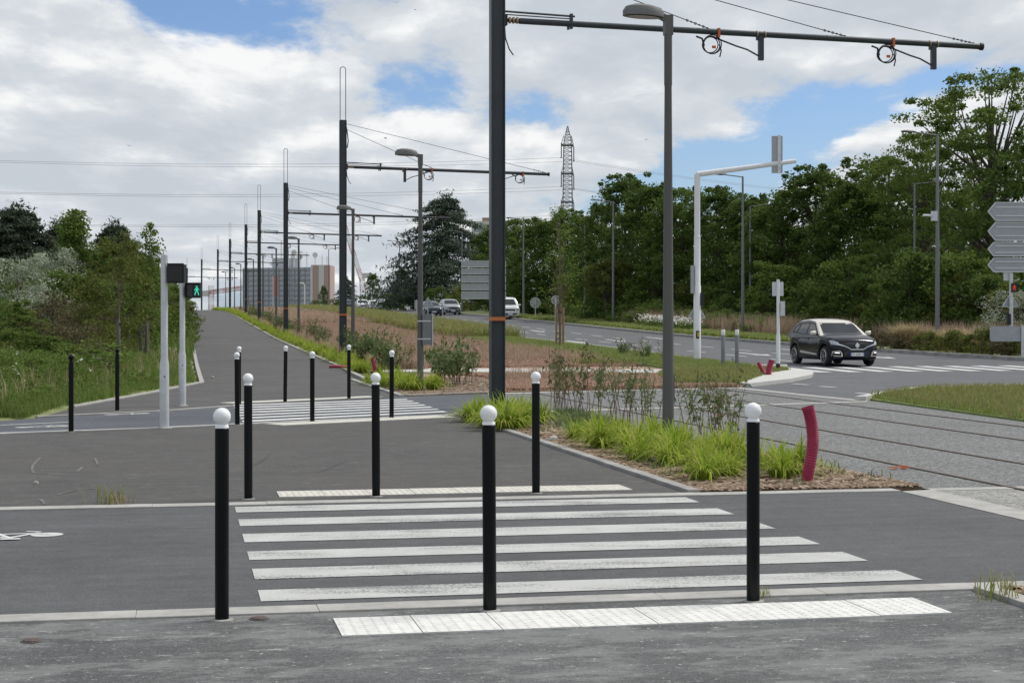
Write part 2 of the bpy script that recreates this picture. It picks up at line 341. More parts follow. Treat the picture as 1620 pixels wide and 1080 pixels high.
class MB:
    def __init__(s): s.v = []; s.f = []
    def add(s, V, Fc):
        n = len(s.v); s.v += [tuple(v) for v in V]; s.f += [tuple(i+n for i in f) for f in Fc]; return s
    def box(s, c, d, rz=0.0, R=None):
        x, y, z = d[0]/2, d[1]/2, d[2]/2
        V = [Vector((i*x, j*y, k*z)) for k in (-1, 1) for j in (-1, 1) for i in (-1, 1)]
        R = R or Matrix.Rotation(rz, 3, 'Z')
        V = [R @ v + Vector(c) for v in V]
        return s.add(V, [(0, 2, 3, 1), (4, 5, 7, 6), (0, 1, 5, 4), (2, 6, 7, 3), (0, 4, 6, 2), (1, 3, 7, 5)])
    def bar(s, p, q, w, t=None):
        p, q = Vector(p), Vector(q); d = q-p; R = d.to_track_quat('Z', 'Y').to_matrix(); return s.box((p+q)/2, (w, t or w, d.length), R=R)
    def tube(s, pts, rad, n=10, cap=True):
        pts = [Vector(p) for p in pts]; m = len(pts)
        if not isinstance(rad, (list, tuple)): rad = [rad]*m
        V = []; Fc = []; ref = None
        for i in range(m):
            t = (pts[min(i+1, m-1)]-pts[max(i-1, 0)]).normalized()
            if ref is None:
                ref = Vector((1, 0, 0)) if abs(t.x) < 0.9 else Vector((0, 1, 0))
            a = (ref - t*ref.dot(t)).normalized(); b = t.cross(a); ref = a
            for k in range(n):
                g = 2*math.pi*k/n; V.append(pts[i] + (a*math.cos(g)+b*math.sin(g))*rad[i])
        for i in range(m-1):
            for k in range(n):
                Fc.append((i*n+k, i*n+(k+1) % n, (i+1)*n+(k+1) % n, (i+1)*n+k))
        if cap: Fc.append(tuple(range(n-1, -1, -1))); Fc.append(tuple((m-1)*n+k for k in range(n)))
        return s.add(V, Fc)
    def lathe(s, prof, n=16, c=(0, 0, 0)):
        V = []; Fc = []; m = len(prof)
        for r, z in prof:
            for k in range(n):
                g = 2*math.pi*k/n; V.append((c[0]+r*math.cos(g), c[1]+r*math.sin(g), c[2]+z))
        for i in range(m-1):
            for k in range(n): Fc.append((i*n+k, i*n+(k+1) % n, (i+1)*n+(k+1) % n, (i+1)*n+k))
        Fc.append(tuple(range(n-1, -1, -1))); Fc.append(tuple((m-1)*n+k for k in range(n)))
        return s.add(V, Fc)
    def prism(s, poly, o, ex, ey, d):            # polygon in the plane (ex, ey) at o, extruded along d
        o, ex, ey, d = Vector(o), Vector(ex), Vector(ey), Vector(d); n = len(poly)
        V = [o+ex*x+ey*y for x, y in poly] + [o+ex*x+ey*y+d for x, y in poly]
        if ex.cross(ey).dot(d) < 0: pass
        Fc = [tuple(range(n-1, -1, -1)), tuple(range(n, 2*n))] + [(i, (i+1) % n, n+(i+1) % n, n+i) for i in range(n)]
        return s.add(V, Fc)
    def torus(s, c, R, r, ax=(0, 1, 0), n=20, m=6, a0=0, a1=2*math.pi):
        q = Vector(ax).to_track_quat('Z', 'Y'); pts = [Vector(c)+q @ Vector((R*math.cos(a0+(a1-a0)*i/n), R*math.sin(a0+(a1-a0)*i/n), 0)) for i in range(n+1)]
        return s.tube(pts, r, m)
    def mesh(s, name, m, smooth=False): return newmesh(name, s.v, s.f, m, smooth)
    def build(s, name, m, parent=None, smooth=False, loc=None): return link(name, s.mesh(name, m, smooth), parent, loc)

def big(name, V, Fi, m, parent=None, nper=3):       # numpy mesh: V (n,3), Fi (k,nper)
    me = bpy.data.meshes.new(name); V = np.ascontiguousarray(V, dtype=np.float32); Fi = np.ascontiguousarray(Fi, dtype=np.int32)
    me.vertices.add(len(V)); me.vertices.foreach_set('co', V.ravel()); me.loops.add(Fi.size); me.loops.foreach_set('vertex_index', Fi.ravel())
    me.polygons.add(len(Fi)); me.polygons.foreach_set('loop_start', np.arange(0, Fi.size, nper, dtype=np.int32)); me.update(calc_edges=True)
    me.materials.append(MATS[m]); return me
def scatter(name, tv, tf, pos, rz, sc, m, tilt=None):
    tv = np.asarray(tv, float); tf = np.asarray(tf, int); n = len(pos); k = len(tv)
    sc = np.asarray(sc, float); sc = np.repeat(sc[:, None], 3, 1) if sc.ndim == 1 else sc
    V = tv[None]*sc[:, None, :]
    if tilt is not None:
        c, s = np.cos(tilt)[:, None], np.sin(tilt)[:, None]; y = V[..., 1]*c - V[..., 2]*s; z = V[..., 1]*s + V[..., 2]*c; V = np.stack([V[..., 0], y, z], -1)
    c, s = np.cos(rz)[:, None], np.sin(rz)[:, None]
    V = np.stack([V[..., 0]*c - V[..., 1]*s, V[..., 0]*s + V[..., 1]*c, V[..., 2]], -1) + np.asarray(pos)[:, None, :]
    Fi = tf[None] + (np.arange(n)*k)[:, None, None]
    return big(name, V.reshape(-1, 3), Fi.reshape(-1, tf.shape[1]), m, nper=tf.shape[1])

def clip_sheet(poly, off, thick=None):              # ground sheet that follows the terrain; thick: skirts down by that much
    bm = bmesh.new(); vs_ = [bm.verts.new((x, y, 0)) for x, y in poly]; f = bm.faces.new(vs_)
    if f.normal.z < 0: bm.normal_update(); 
    bm.normal_update()
    if f.normal.z < 0: f.normal_flip()
    bmesh.ops.triangulate(bm, faces=bm.faces[:])
    ys = [p[1] for p in poly]
    for k in KN:
        if min(ys) < k < max(ys):
            bmesh.ops.bisect_plane(bm, geom=bm.verts[:]+bm.edges[:]+bm.faces[:], plane_co=(0, k, 0), plane_no=(0, 1, 0))
    if thick:
        be = [e for e in bm.edges if e.is_boundary]; r = bmesh.ops.extrude_edge_only(bm, edges=be)
        low = {v for v in r['geom'] if isinstance(v, bmesh.types.BMVert)}
    else: low = set()
    for v in bm.verts: v.co.z = h(v.co.y) + off - (thick if v in low else 0)
    bmesh.ops.recalc_face_normals(bm, faces=bm.faces[:])
    return bm
def sheet(name, poly, off, m, parent=None, kind='structure', thick=None):
    bm = clip_sheet(poly, off, thick); me = bpy.data.meshes.new(name); bm.to_mesh(me); bm.free(); me.materials.append(MATS[m])
    up = sum(p.normal.z*p.area for p in me.polygons)
    if up < 0: me.flip_normals()
    o = link(name, me, parent)
    if parent is None: o['kind'] = kind
    return o
def strip(pts, w):                                   # polygon around a polyline (width w to its left side in order)
    L_ = []; R_ = []
    for i, p in enumerate(pts):
        a = Vector(pts[max(i-1, 0)]); b = Vector(pts[min(i+1, len(pts)-1)]); d = (b-a).normalized(); n = Vector((-d.y, d.x))
        L_.append(tuple(Vector(p)+n*w)); R_.append(tuple(p))
    return R_ + L_[::-1]
def kerb(name, pts, w, top, m, step=1.0, gap=0.0015, near=60.0):
    """kerb line made of single stones near the camera, one run of stones joined beyond"""
    root = bpy.data.objects.new(name, None); C.objects.link(root); root['kind'] = 'structure'
    pts = [Vector(p) for p in pts]; far = MB(); cache = {}
    for i in range(len(pts)-1):
        a, b = pts[i], pts[i+1]; d = b-a; Ls = d.length; n = max(1, round(Ls/step)); d.normalize(); ang = math.atan2(d.y, d.x); sl = Ls/n
        nrm = Vector((-d.y, d.x))
        for k in range(n):
            p = a + d*(sl*(k+0.5)) + nrm*(w/2); e0 = p-d*sl/2; e1 = p+d*sl/2; zc = (h(e0.y)+h(e1.y))/2; pit = math.atan2(h(e1.y)-h(e0.y), sl)
            R = Matrix.Rotation(ang, 3, 'Z') @ Matrix.Rotation(-pit, 3, 'Y')
            jz = random.uniform(-0.0015, 0.0015)
            if p.length < near and abs(p.x) < 0.40*max(p.y, 3)+1.5 and p.y > 1:
                key = round(sl, 2)
                if key not in cache:
                    bm = bmesh.new(); bmesh.ops.create_cube(bm, size=1.0); 
                    for v in bm.verts: v.co.x *= sl-gap; v.co.y *= w; v.co.z *= 0.22
                    bmesh.ops.bevel(bm, geom=[e for e in bm.edges], offset=0.003, segments=1, affect='EDGES')
                    me = bpy.data.meshes.new('kerb_stone'); bm.to_mesh(me); bm.free(); me.materials.append(MATS[m]); cache[key] = me
                o = link('kerb_stone', cache[key], root); o.location = (p.x, p.y, zc+top-0.11+jz); o.rotation_euler = R.to_euler()
            else: far.box((p.x, p.y, zc+top-0.11+jz), (sl-gap, w, 0.22), R=R)
    if far.f: o = far.build('kerb_run', m, root); o['kind'] = 'stuff'
    return root
rng = np.random.default_rng(7); random.seed(7)
def inpoly(x, y, poly):
    x = np.asarray(x); y = np.asarray(y); r = np.zeros(len(x), bool); n = len(poly); j = n-1
    for i in range(n):
        xi, yi = poly[i]; xj, yj = poly[j]
        if yi != yj: r ^= ((yi > y) != (yj > y)) & (x < (xj-xi)*(y-yi)/(yj-yi)+xi)
        j = i
    return r
def fill(poly, n, bias=0.0):                        # n random spots in a polygon, bias>0: denser near the camera
    xs = [p[0] for p in poly]; ys = [p[1] for p in poly]; out = []
    got = 0; o = np.zeros((0, 2))
    while got < n:
        k = n*3
        u = rng.random(k); y = min(ys) + (max(ys)-min(ys))*u**(1+bias); x = rng.uniform(min(xs), max(xs), k)
        ok = inpoly(x, y, poly); q = np.stack([x[ok], y[ok]], 1); o = np.concatenate([o, q]); got = len(o)
        if got == 0 and k > 1e6: break
    return o[:n]

# ================================================================== THE SETTING
sheet('ground', [(-900, -55), (900, -55), (900, 3900), (-900, 3900)], -0.06, 'soil')
def WP(*la): return [W(l, a) for l, a in la]
# road with the near zebra crossing, pavements, tram slab
sheet('pavement', WP((-30, -4), (4.56, -4), (4.56, 9.0), (-30, 9.0)), 0.0, 'asphalt_pavement')
cyc = sheet('cycle_road', WP((-40, 9.22), (6.62, 9.22), (6.62, 14.4), (-40, 14.4)), 0.0, 'asphalt_cycle')
R2N = [P2(*p) for p in ((-700, 722), (0, 686.5), (250, 677.4), (420, 669.6), (722, 656.5), (800, 653))]
R2F = [P2(*p) for p in ((800, 621.5), (633, 627), (370, 642), (250, 650.5), (100, 658), (0, 665), (-700, 694))]
plaza = sheet('plaza', WP((-60, 14.62), (4.58, 14.62)) + [P2(722, 656.5), P2(420, 669.6), P2(250, 677.4), P2(0, 686.5), P2(-700, 722)], 0.0, 'asphalt_plaza')
road2 = sheet('cross_road', R2N + R2F, -0.004, 'asphalt_blue')
# footpath that climbs to the crest; its apron by the second crossing
PL, PR = 0.50, 5.02
def ridge(a0, a1, l0, l1, n=40):       # beyond 230 m the line bends to the left
    pts = []
    for i in range(n+1):
        a = a0+(a1-a0)*i/n; b = 0.0011*max(0, a-205)**2
        x, y = W(l0-b, a); pts.append((x, y))
    return pts
aprL = [P2(*p) for p in ((60, 660.5), (119, 644), (250, 620), (323, 605))]
pathL = ridge(47.5, 300, PL, PL, 24); pathR = ridge(44.0, 300, PR, PR, 24)
sheet('footpath', [P2(633, 627), P2(583, 606.5), P2(560, 597)] + [p for p in pathR if p[1] > 50] + [p for p in pathL if p[1] > 47.6][::-1] + aprL[::-1] + [P2(100, 658), P2(250, 650.5), P2(370, 642)], 0.0, 'asphalt_path')
# tram slab with the rails
slab = sheet('tram_slab', WP((6.95, -4), (14.3, -4)) + [P2(1620, 667), P2(1372, 633), P2(1170, 613.5), P2(772, 622), P2(800, 634), P2(852, 650), P2(1210, 719)] + WP((6.95, 15.2)), -0.002, 'aggregate')
sheet('slab_band', WP((6.60, -4), (6.95, -4), (6.95, 14.5), (6.60, 14.4)), 0.004, 'concrete_light')
sheet('slab_band', [P2(852, 650), P2(1100, 642.8), P2(1372, 634.2), P2(1372, 636.0), P2(1100, 645), P2(852, 652.2)], 0.004, 'concrete_light')
sheet('slab_band', [P2(772, 622), P2(1172, 612.3), P2(1172, 613.8), P2(772, 624)], 0.004, 'concrete_light')
sheet('slab_band', [P2(1172, 613.0), P2(1365, 633.0), P2(1355, 634.4), P2(1168, 615.0)], 0.006, 'concrete_light')
sheet('slab_band', WP((6.95, 14.4), (14.2, 14.4), (14.2, 14.62), (6.95, 14.62)), 0.004, 'concrete_light')
sheet('slab_panel', WP((6.96, 8.2), (7.74, 8.2), (7.74, 14.39), (6.96, 14.39)), 0.002, 'aggregate_light')
for l in (7.80, 9.24, 11.10, 12.54):
    a1 = 37.0 if l < 10 else 40
    r = thing('rail', 'flush steel tram rail set in the grey aggregate slab', 'rail', (0, 0, 0), 0, 'tram rails in the slab')
    g = sheet('groove', WP((l-0.035, -3), (l+0.04, -3), (l+0.04, a1), (l-0.035, a1)), 0.004, 'rail_groove', r)
    sheet('rail_head', WP((l-0.018, -3), (l+0.036, -3), (l+0.036, a1), (l-0.018, a1)), 0.009, 'rail_steel', r)
# planting beds
BED = WP((4.70, 14.70), (6.95, 14.70), (6.95, 15.2)) + [P2(1210, 719), P2(852, 652.5), P2(800, 652)] + [P2(735, 656)]
sheet('planting_bed', BED, 0.012, 'mulch_ground', thick=0.1)
sheet('planting_bed', WP((4.70, -4), (6.6, -4), (6.6, 9.0), (4.70, 9.0)), 0.012, 'mulch_ground', thick=0.1)
BED2 = [P2(645, 626.5), P2(780, 621), P2(800, 600), P2(640, 592), P2(592, 594), P2(570, 600)]
sheet('planting_bed', BED2, 0.012, 'mulch_ground', thick=0.1)
BED3 = [p for p in ridge(44, 250, 5.1, 5.1, 24) if p[1] > 46] + [p for p in ridge(44, 250, 7.2, 7.2, 24)][::-1]
sheet('planting_bed', BED3, 0.010, 'mulch_ground')
SED = [P2(780, 621), P2(1172, 612.2), P2(1215, 597)] + WP((15.2, 46), (15.4, 170), (6.6, 170), (6.6, 46)) + [P2(800, 600)]
sheet('sedum_bed', SED, 0.022, 'sedum_ground', thick=0.1)
sheet('concrete_path', [P2(604, 586.5), P2(1062, 588.5), P2(1062, 594), P2(604, 592.3)], 0.085, 'concrete_pale', thick=0.1)
# main road on the right, its kerbs and verges
road = sheet('main_road', WP((16, 44), (16, 270), (28.7, 270), (28.7, 120), (29.2, 70), (29.6, 60), (30.8, 50)) + [W(34, 44), W(60, 40), W(60, 20)] + [P2(1640, 616), P2(1460, 618), P2(1372, 633), P2(1172, 613.5)], -0.008, 'asphalt_road')
VER = [P2(1172, 611.5), P2(1216, 594.5), P2(1288, 590.5)] 
VERGE = WP((15.0, 47.5), (15.0, 260), (18.5, 260), (18.5, 86), (18.9, 80), (18.3, 70), (17.9, 58), (17.6, 53.2)) 
sheet('verge', VERGE, 0.10, 'lawn_ground', thick=0.14)
ISL = [P2(1066, 606.5), P2(1170, 608), P2(1216, 592), P2(1275, 589.5), P2(1283, 592.5), P2(1268, 600), P2(1182, 610)] 
VER2 = [P2(1172, 610.5), P2(1160, 611), P2(1062, 611.5), P2(1040, 596), P2(1060, 587), P2(1160, 584), P2(1222, 586), P2(1250, 589), P2(1216, 594.5)]
sheet('verge', VER2, 0.07, 'lawn_ground', thick=0.1)
sheet('traffic_island', [P2(1170, 610.5), P2(1216, 594), P2(1250, 588.5), P2(1288, 590.5), P2(1284, 597), P2(1250, 604), P2(1186, 611.5)], 0.085, 'concrete_pale', thick=0.14)
sheet('traffic_island', [P2(1060, 586.5), P2(1150, 581), P2(1245, 581), P2(1246, 585), P2(1160, 588.5), P2(1062, 592)], 0.105, 'concrete_light', thick=0.14)
sheet('right_verge', WP((34.3, 44.2), (30.9, 50), (29.7, 60), (29.3, 70), (28.8, 120), (28.8, 265), (120, 265), (120, 46)), 0.11, 'grass_ground', thick=0.16)
GR = [P2(1376, 632), P2(1420, 625), P2(1470, 618.5), P2(1640, 614.5), P2(2100, 607), P2(2300, 760), P2(1630, 667)]
sheet('grass_patch', GR, 0.02, 'lawn_ground', thick=0.06)
kerb('kerb', [P2(1370, 633.5), P2(1420, 624), P2(1468, 617), P2(1640, 613), P2(2000, 607)], 0.22, 0.09, 'concrete_pale', near=70)
# kerb lines of single stones
kerb('kerb', WP((-12, 9.0), (6.60, 9.0)), 0.215, 0.012, 'concrete_light')
kerb('kerb', WP((-14, 14.4), (6.6, 14.4)), 0.215, 0.012, 'concrete_light')
kerb('kerb', WP((4.70, -3), (4.70, 8.98)), 0.13, 0.03, 'concrete_light')
kerb('kerb', [W(4.71, 14.64), P2(727, 655.5)], 0.12, 0.035, 'concrete')
kerb('kerb', [R2N[0]] + R2N[1:5], 0.13, 0.014, 'concrete_pale')
kerb('kerb', [P2(60, 659), P2(250, 650.5), P2(370, 642)], 0.10, 0.012, 'concrete_light')
kerb('kerb', [P2(645, 626), P2(790, 620.5)], 0.10, 0.03, 'concrete_light')
kerb('kerb', [P2(640, 626.5), P2(560, 601)], 0.12, 0.035, 'concrete_light')
kerb('kerb', [p for p in aprL[1:]] + [p for p in pathL if p[1] > 49.5], 0.12, 0.03, 'concrete_light', near=75)
kerb('kerb', [P2(588, 606)] + [p for p in pathR if p[1] > 50], -0.14, 0.04, 'concrete_light', near=75)
kerb('kerb', WP((28.5, 262), (28.5, 120), (29.0, 70), (29.4, 60), (30.6, 50), (34, 44)), 0.28, 0.135, 'concrete', step=1.0, near=84)
kerb('kerb', WP((17.7, 52.5), (18.4, 62), (18.9, 80), (18.5, 86), (18.5, 258)), -0.2, 0.115, 'concrete_light', near=90)

# ------------------------------------------------------------------ markings (parts of their roads)
zs = [(9.42, 9.82), (10.24, 10.68), (11.08, 11.50), (11.98, 12.46), (12.95, 13.40), (13.88, 14.30)]
for a0, a1 in zs: sheet('zebra_stripe', WP((0.43, a0), (4.46, a0), (4.46, a1), (0.43, a1)), 0.004, 'road_paint', cyc)
q = [Vector(P2(*p)) for p in ((368, 640.5), (642, 631), (708, 652), (384, 668))]    # far left, far right, near right, near left
nz = 7
for i in range(nz):
    t0 = i/(nz-0.45); t1 = (i+0.52)/(nz-0.45)
    A = lambda t: q[0].lerp(q[3], t); B = lambda t: q[1].lerp(q[2], t)
    sheet('zebra_stripe', [tuple(A(t0)), tuple(B(t0)), tuple(B(t1)), tuple(A(t1))], 0.004, 'road_paint_white', road2)
for i in range(11):
    l = 19.0+i*1.0
    sheet('zebra_stripe', WP((l, 47.4), (l+0.5, 47.4), (l+0.5, 51.4), (l, 51.4)), 0.0, 'road_paint_white', road)
for l in (21.6, 24.2):
    for k in range(22):
        a = 56+k*5.2 + (1.6 if l > 24 else 0)
        if a < 170: sheet('lane_dash', WP((l-0.07, a), (l+0.07, a), (l+0.07, a+2.6), (l-0.07, a+2.6)), 0.0, 'road_paint_white', road)
def arrow(l, a):
    sheet('lane_arrow', WP((l-0.12, a+1.6), (l+0.12, a+1.6), (l+0.12, a+4.2), (l-0.12, a+4.2)), 0.0, 'road_paint_white', road)
    sheet('lane_arrow', WP((l, a), (l+0.42, a+1.6), (l-0.42, a+1.6)), 0.0, 'road_paint_white', road)
for l, a in ((22.9, 62), (26.4, 66), (26.4, 58), (20.2, 82), (22.9, 84), (26.4, 88), (22.9, 104)): arrow(l, a)
for p0, p1 in (((1292, 611.0), (1318, 612.5)), ((1350, 621.5), (1372, 623)), ((1250, 607), (1275, 608.5))):
    a, b = Vector(P2(*p0)), Vector(P2(*p1)); sheet('give_way_dash', strip([tuple(a), tuple(b)], 0.18), 0.0, 'road_paint_white', road)
# bicycle mark on the near road and two on the far one
def bike(parent, o, s, ang, m, off):
    def T(x, y): c, n = math.cos(ang), math.sin(ang); return (o[0]+s*(x*c-y*n), o[1]+s*(x*n+y*c))
    def disc(cx, cy, r, n=18): return [T(cx+r*math.cos(2*math.pi*k/n), cy+r*math.sin(2*math.pi*k/n)) for k in range(n)]
    def line(p, q_, w):
        p, q_ = Vector(p), Vector(q_); d = (q_-p).normalized(); n = Vector((-d.y, d.x))*w/2
        return [T(*(p+n)), T(*(q_+n)), T(*(q_-n)), T(*(p-n))]
    sheet('bicycle_wheel', disc(0.34, 0.0, 0.17), off, m, parent); sheet('bicycle_wheel', disc(-0.34, 0.0, 0.17), off, m, parent)
    for k, (p, q_, w) in enumerate((((-0.34, 0), (-0.03, -0.22), 0.07), ((-0.03, -0.22), (0.20, 0.12), 0.07), ((-0.12, 0.1), (0.2, 0.12), 0.06), ((0.2, 0.16), (0.34, 0), 0.06), ((-0.18, 0.14), (-0.03, -0.22), 0.06), ((-0.1, -0.33), (0.1, -0.33), 0.10), ((-0.01, -0.34), (-0.02, -0.18), 0.05), ((0.10, 0.27), (0.26, 0.20), 0.05))):
        sheet('bicycle_frame', line(p, q_, w), off+0.0006*(k+1), m, parent)
pb = P2(22, 847); bike(cyc, pb, 0.70, 0.18, 'road_paint_white', 0.004)
for px, py in ((68, 674.5), (201, 654.5)):
    pb = P2(px, py); d = Vector(P2(px+30, py-1.2))-Vector(pb); bike(road2, pb, 0.85, math.atan2(d.y, d.x), 'road_paint', 0.0)
a, b = P2(-200, 682), P2(120, 667); sheet('lane_line', strip([a, b], 0.12), 0.0, 'road_paint', road2)

# old tyre marks and chalky scratches on the plaza
def scuff(pts, w, m, off):
    pts = [Vector(P2(*p)) for p in pts]; q_ = []
    for i in range(len(pts)-1):
        for k in range(6): f = k/6; a_, b_, c_, d_ = pts[max(i-1, 0)], pts[i], pts[i+1], pts[min(i+2, len(pts)-1)]; q_.append(tuple(0.5*((2*b_)+(c_-a_)*f+(2*a_-5*b_+4*c_-d_)*f*f+(3*b_-a_-3*c_+d_)*f**3)))
    q_.append(tuple(pts[-1])); sheet('scuff_mark', strip(q_, w), off, m, plaza)
for i, (pts, w, m) in enumerate((([(398, 737), (415, 728), (430, 716), (440, 703)], 0.03, 'tyre_mark'), ([(406, 735), (424, 724), (437, 708)], 0.02, 'tyre_mark'), ([(505, 747), (530, 737), (548, 729)], 0.025, 'tyre_mark'), ([(62, 724), (50, 736), (52, 748), (75, 750), (95, 752)], 0.03, 'chalk'), ([(92, 783), (120, 776), (150, 773)], 0.03, 'chalk'), ([(62, 790), (68, 798)], 0.03, 'chalk'), ([(128, 739), (120, 746)], 0.035, 'chalk'), ([(148, 725), (152, 734), (146, 735)], 0.03, 'chalk'))): scuff(pts, w, m, 0.002+0.0005*i)
# tactile strips: single studded tiles
def tile_mesh(w, d, name, m, nx=7, ny=9):
    mb = MB(); mb.box((0, 0, 0), (w-0.006, d, 0.03))
    for i in range(nx):
        for j in range(ny):
            x = -w/2+(i+0.5)*w/nx; y = -d/2+(j+0.5)*d/ny; r = 0.0165
            mb.lathe([(r, 0.0149), (r*0.85, 0.0172), (r*0.5, 0.0185)], 7, (x, y, 0))
    return mb.mesh(name, m)
ANG = math.atan2(SU, CU)
def tactile(l0, a0, n, w, d, m, label):
    t = thing('tactile_strip', label, 'tactile paving', (*W(l0, a0), 0), ANG)
    me = tile_mesh(w, d, 'tile', m)
    for i in range(n): o = link('tile', me, t, ((i+0.5)*w, d/2, -0.007+random.uniform(-0.0015, 0.0015)))
    return t
tactile(0.78, 8.29, 8, 0.415, 0.50, 'tactile', 'white studded tactile strip on the worn pavement before the wide zebra crossing')
tactile(0.85, 15.02, 8, 0.415, 0.50, 'tactile_cream', 'cream studded tactile strip on the plaza behind the wide zebra crossing')
def tactile_px(pa, pb_, d, label):
    A_, B_ = P(*pa), P(*pb_); v = B_-A_; n = max(3, int(v.length/0.415)); ang = math.atan2(v.y, v.x)
    t = thing('tactile_strip', label, 'tactile paving', (A_.x, A_.y, A_.z), ang); me = tile_mesh(v.length/n, d, 'tile', 'tactile_cream', 5, 6)
    for i in range(n): link('tile', me, t, ((i+0.5)*v.length/n, d/2, -0.006))
tactile_px((448, 673.0), (722, 659.8), 0.55, 'cream tactile strip on the plaza side of the narrow-striped far zebra')
tactile_px((372, 638.6), (606, 627.8), 0.5, 'pale tactile strip at the foot of the climbing footpath')

# ------------------------------------------------------------------ grass bank on the left
BND = [Vector(P2(-900, 700)), Vector(P2(-300, 672)), Vector(P2(0, 662))] + [Vector(p)+Vector((-0.16, 0.12)) for p in aprL] + [Vector(p)-Vector((0.16, 0)) for p in pathL if p[1] > 49]
def bank_d(x, y):                                    # signed distance: positive on the bank
    x = np.asarray(x, float); y = np.asarray(y, float); best = np.full(x.shape, 1e9); sg = np.zeros(x.shape)
    for i in range(len(BND)-1):
        a, b = BND[i], BND[i+1]; d = b-a; t = np.clip(((x-a.x)*d.x+(y-a.y)*d.y)/d.length_squared, 0, 1)
        dx = x-(a.x+t*d.x); dy = y-(a.y+t*d.y); D = np.hypot(dx, dy); s = d.x*dy-d.y*dx
        u = D < best-1e-9; best = np.where(u, D, best); sg = np.where(u, np.sign(s), sg)
    return best*sg
def bank_z(x, y):
    d = bank_d(x, y); e = np.where(d < 0, 0.5*d, 1.15*(1-np.exp(-np.maximum(d, 0)*0.16))+0.03*np.maximum(d, 0))
    bumps = 0.10*np.sin(x*0.9+y*0.37)*np.clip(d/3, 0, 1)
    return hv(y) - 0.02 + e + bumps
gx = np.linspace(-110, 2, 141); gy = np.concatenate([np.linspace(22, 90, 103), np.linspace(92, 300, 53)])
X, Y = np.meshgrid(gx, gy); D = bank_d(X, Y); Z = np.where(D < -1.2, -3.0, bank_z(X, Y))
nx = len(gx); idx = np.arange(X.size).reshape(X.shape)
Fq = np.stack([idx[:-1, :-1], idx[:-1, 1:], idx[1:, 1:], idx[1:, :-1]], -1).reshape(-1, 4)
keep = (D.ravel()[Fq] > -1.1).all(1)
me = big('grass_bank', np.stack([X, Y, Z], -1).reshape(-1, 3), Fq[keep], 'grass_ground', nper=4)
o = link('grass_bank', me); o['kind'] = 'structure'

# ================================================================== STREET FURNITURE
# ---- black bollards
BH = 1.13
def make_bollard(white):
    t = thing('bollard', '', 'bollard')
    mb = MB(); mb.lathe([(0.0375, -0.02), (0.0375, BH-0.112), (0.033, BH-0.108)], 20); mb.build('post', 'black_paint', t, True)
    r = 0.0475 if white else 0.042; zc = BH-r
    prof = [(0.0365, BH-0.108), (0.0355, BH-0.096), (0.031, BH-0.090)] if white else [(0.026, BH-0.108), (0.026, BH-0.092), (0.031, BH-0.086)]
    z0 = prof[-1][1]; a0 = math.asin(max(-1, min(1, (z0-zc)/r)))
    prof += [(r*math.cos(a), zc+r*math.sin(a)) for a in np.linspace(max(a0, -1.0), 1.5, 12)]
    MB().lathe(prof, 20).build('ball_top', 'white_ball' if white else 'black_paint', t, True)
    MB().lathe([(0.062, -0.01), (0.062, 0.005), (0.05, 0.008), (0.039, 0.009)], 18).build('footing_ring', 'concrete', t, True)
    return t
bw = make_bollard(True); bk = make_bollard(False); first = {'w': True, 'k': True}
def put_bollard(src, key, loc, label, group):
    if first[key]: first[key] = False; src.location = loc; src['label'] = label; src['group'] = group; return src
    o = dup(src, loc, random.uniform(0, 6), label=label, group=group); o.rotation_euler = (random.gauss(0, 0.006), random.gauss(0, 0.006), o.rotation_euler.z); return o
for l in (0.20, 1.65, 3.17): put_bollard(bw, 'w', (*W(l, 8.88), 0.0), 'white-topped black bollard beside the white tactile strip on the worn pavement', 'bollards before the wide zebra')
for l in (0.57, 1.72, 3.21): put_bollard(bw, 'w', (*W(l, 14.93), 0.0), 'white-topped black bollard on the plaza edge just behind the wide zebra', 'bollards behind the wide zebra')
for px, py in ((375.5, 672), (494, 667), (619.5, 661)): put_bollard(bw, 'w', P(px, py), 'white-topped black bollard on the plaza side of the narrow-striped far zebra', 'bollards before the far zebra')
for px, py in ((378.5, 640), (451, 636), (552, 630.5)): put_bollard(bw, 'w', P(px, py), 'white-topped black bollard at the foot of the climbing footpath', 'bollards behind the far zebra')
put_bollard(bk, 'k', P(112.5, 683), 'all-black ball-topped bollard on the plaza kerb of the blue-grey road', 'black bollards')
put_bollard(bk, 'k', P(185.5, 650), 'all-black ball-topped bollard on the apron in front of the grass bank', 'black bollards')
# ---- grey bollards with white caps by the road
for px in (1144, 1166):
    p = P(px, 586, 0.08); t = thing('road_bollard', 'grey steel bollard with white reflective cap on the traffic island', 'bollard', p, 0, 'grey bollards on the island')
    MB().lathe([(0.065, -0.15), (0.065, 1.02), (0.058, 1.03)], 14).build('post', 'lamp_galv', t, True)
    MB().lathe([(0.06, 1.03), (0.062, 1.035), (0.062, 1.19), (0.05, 1.205)], 14).build('cap', 'white_metal', t, True)

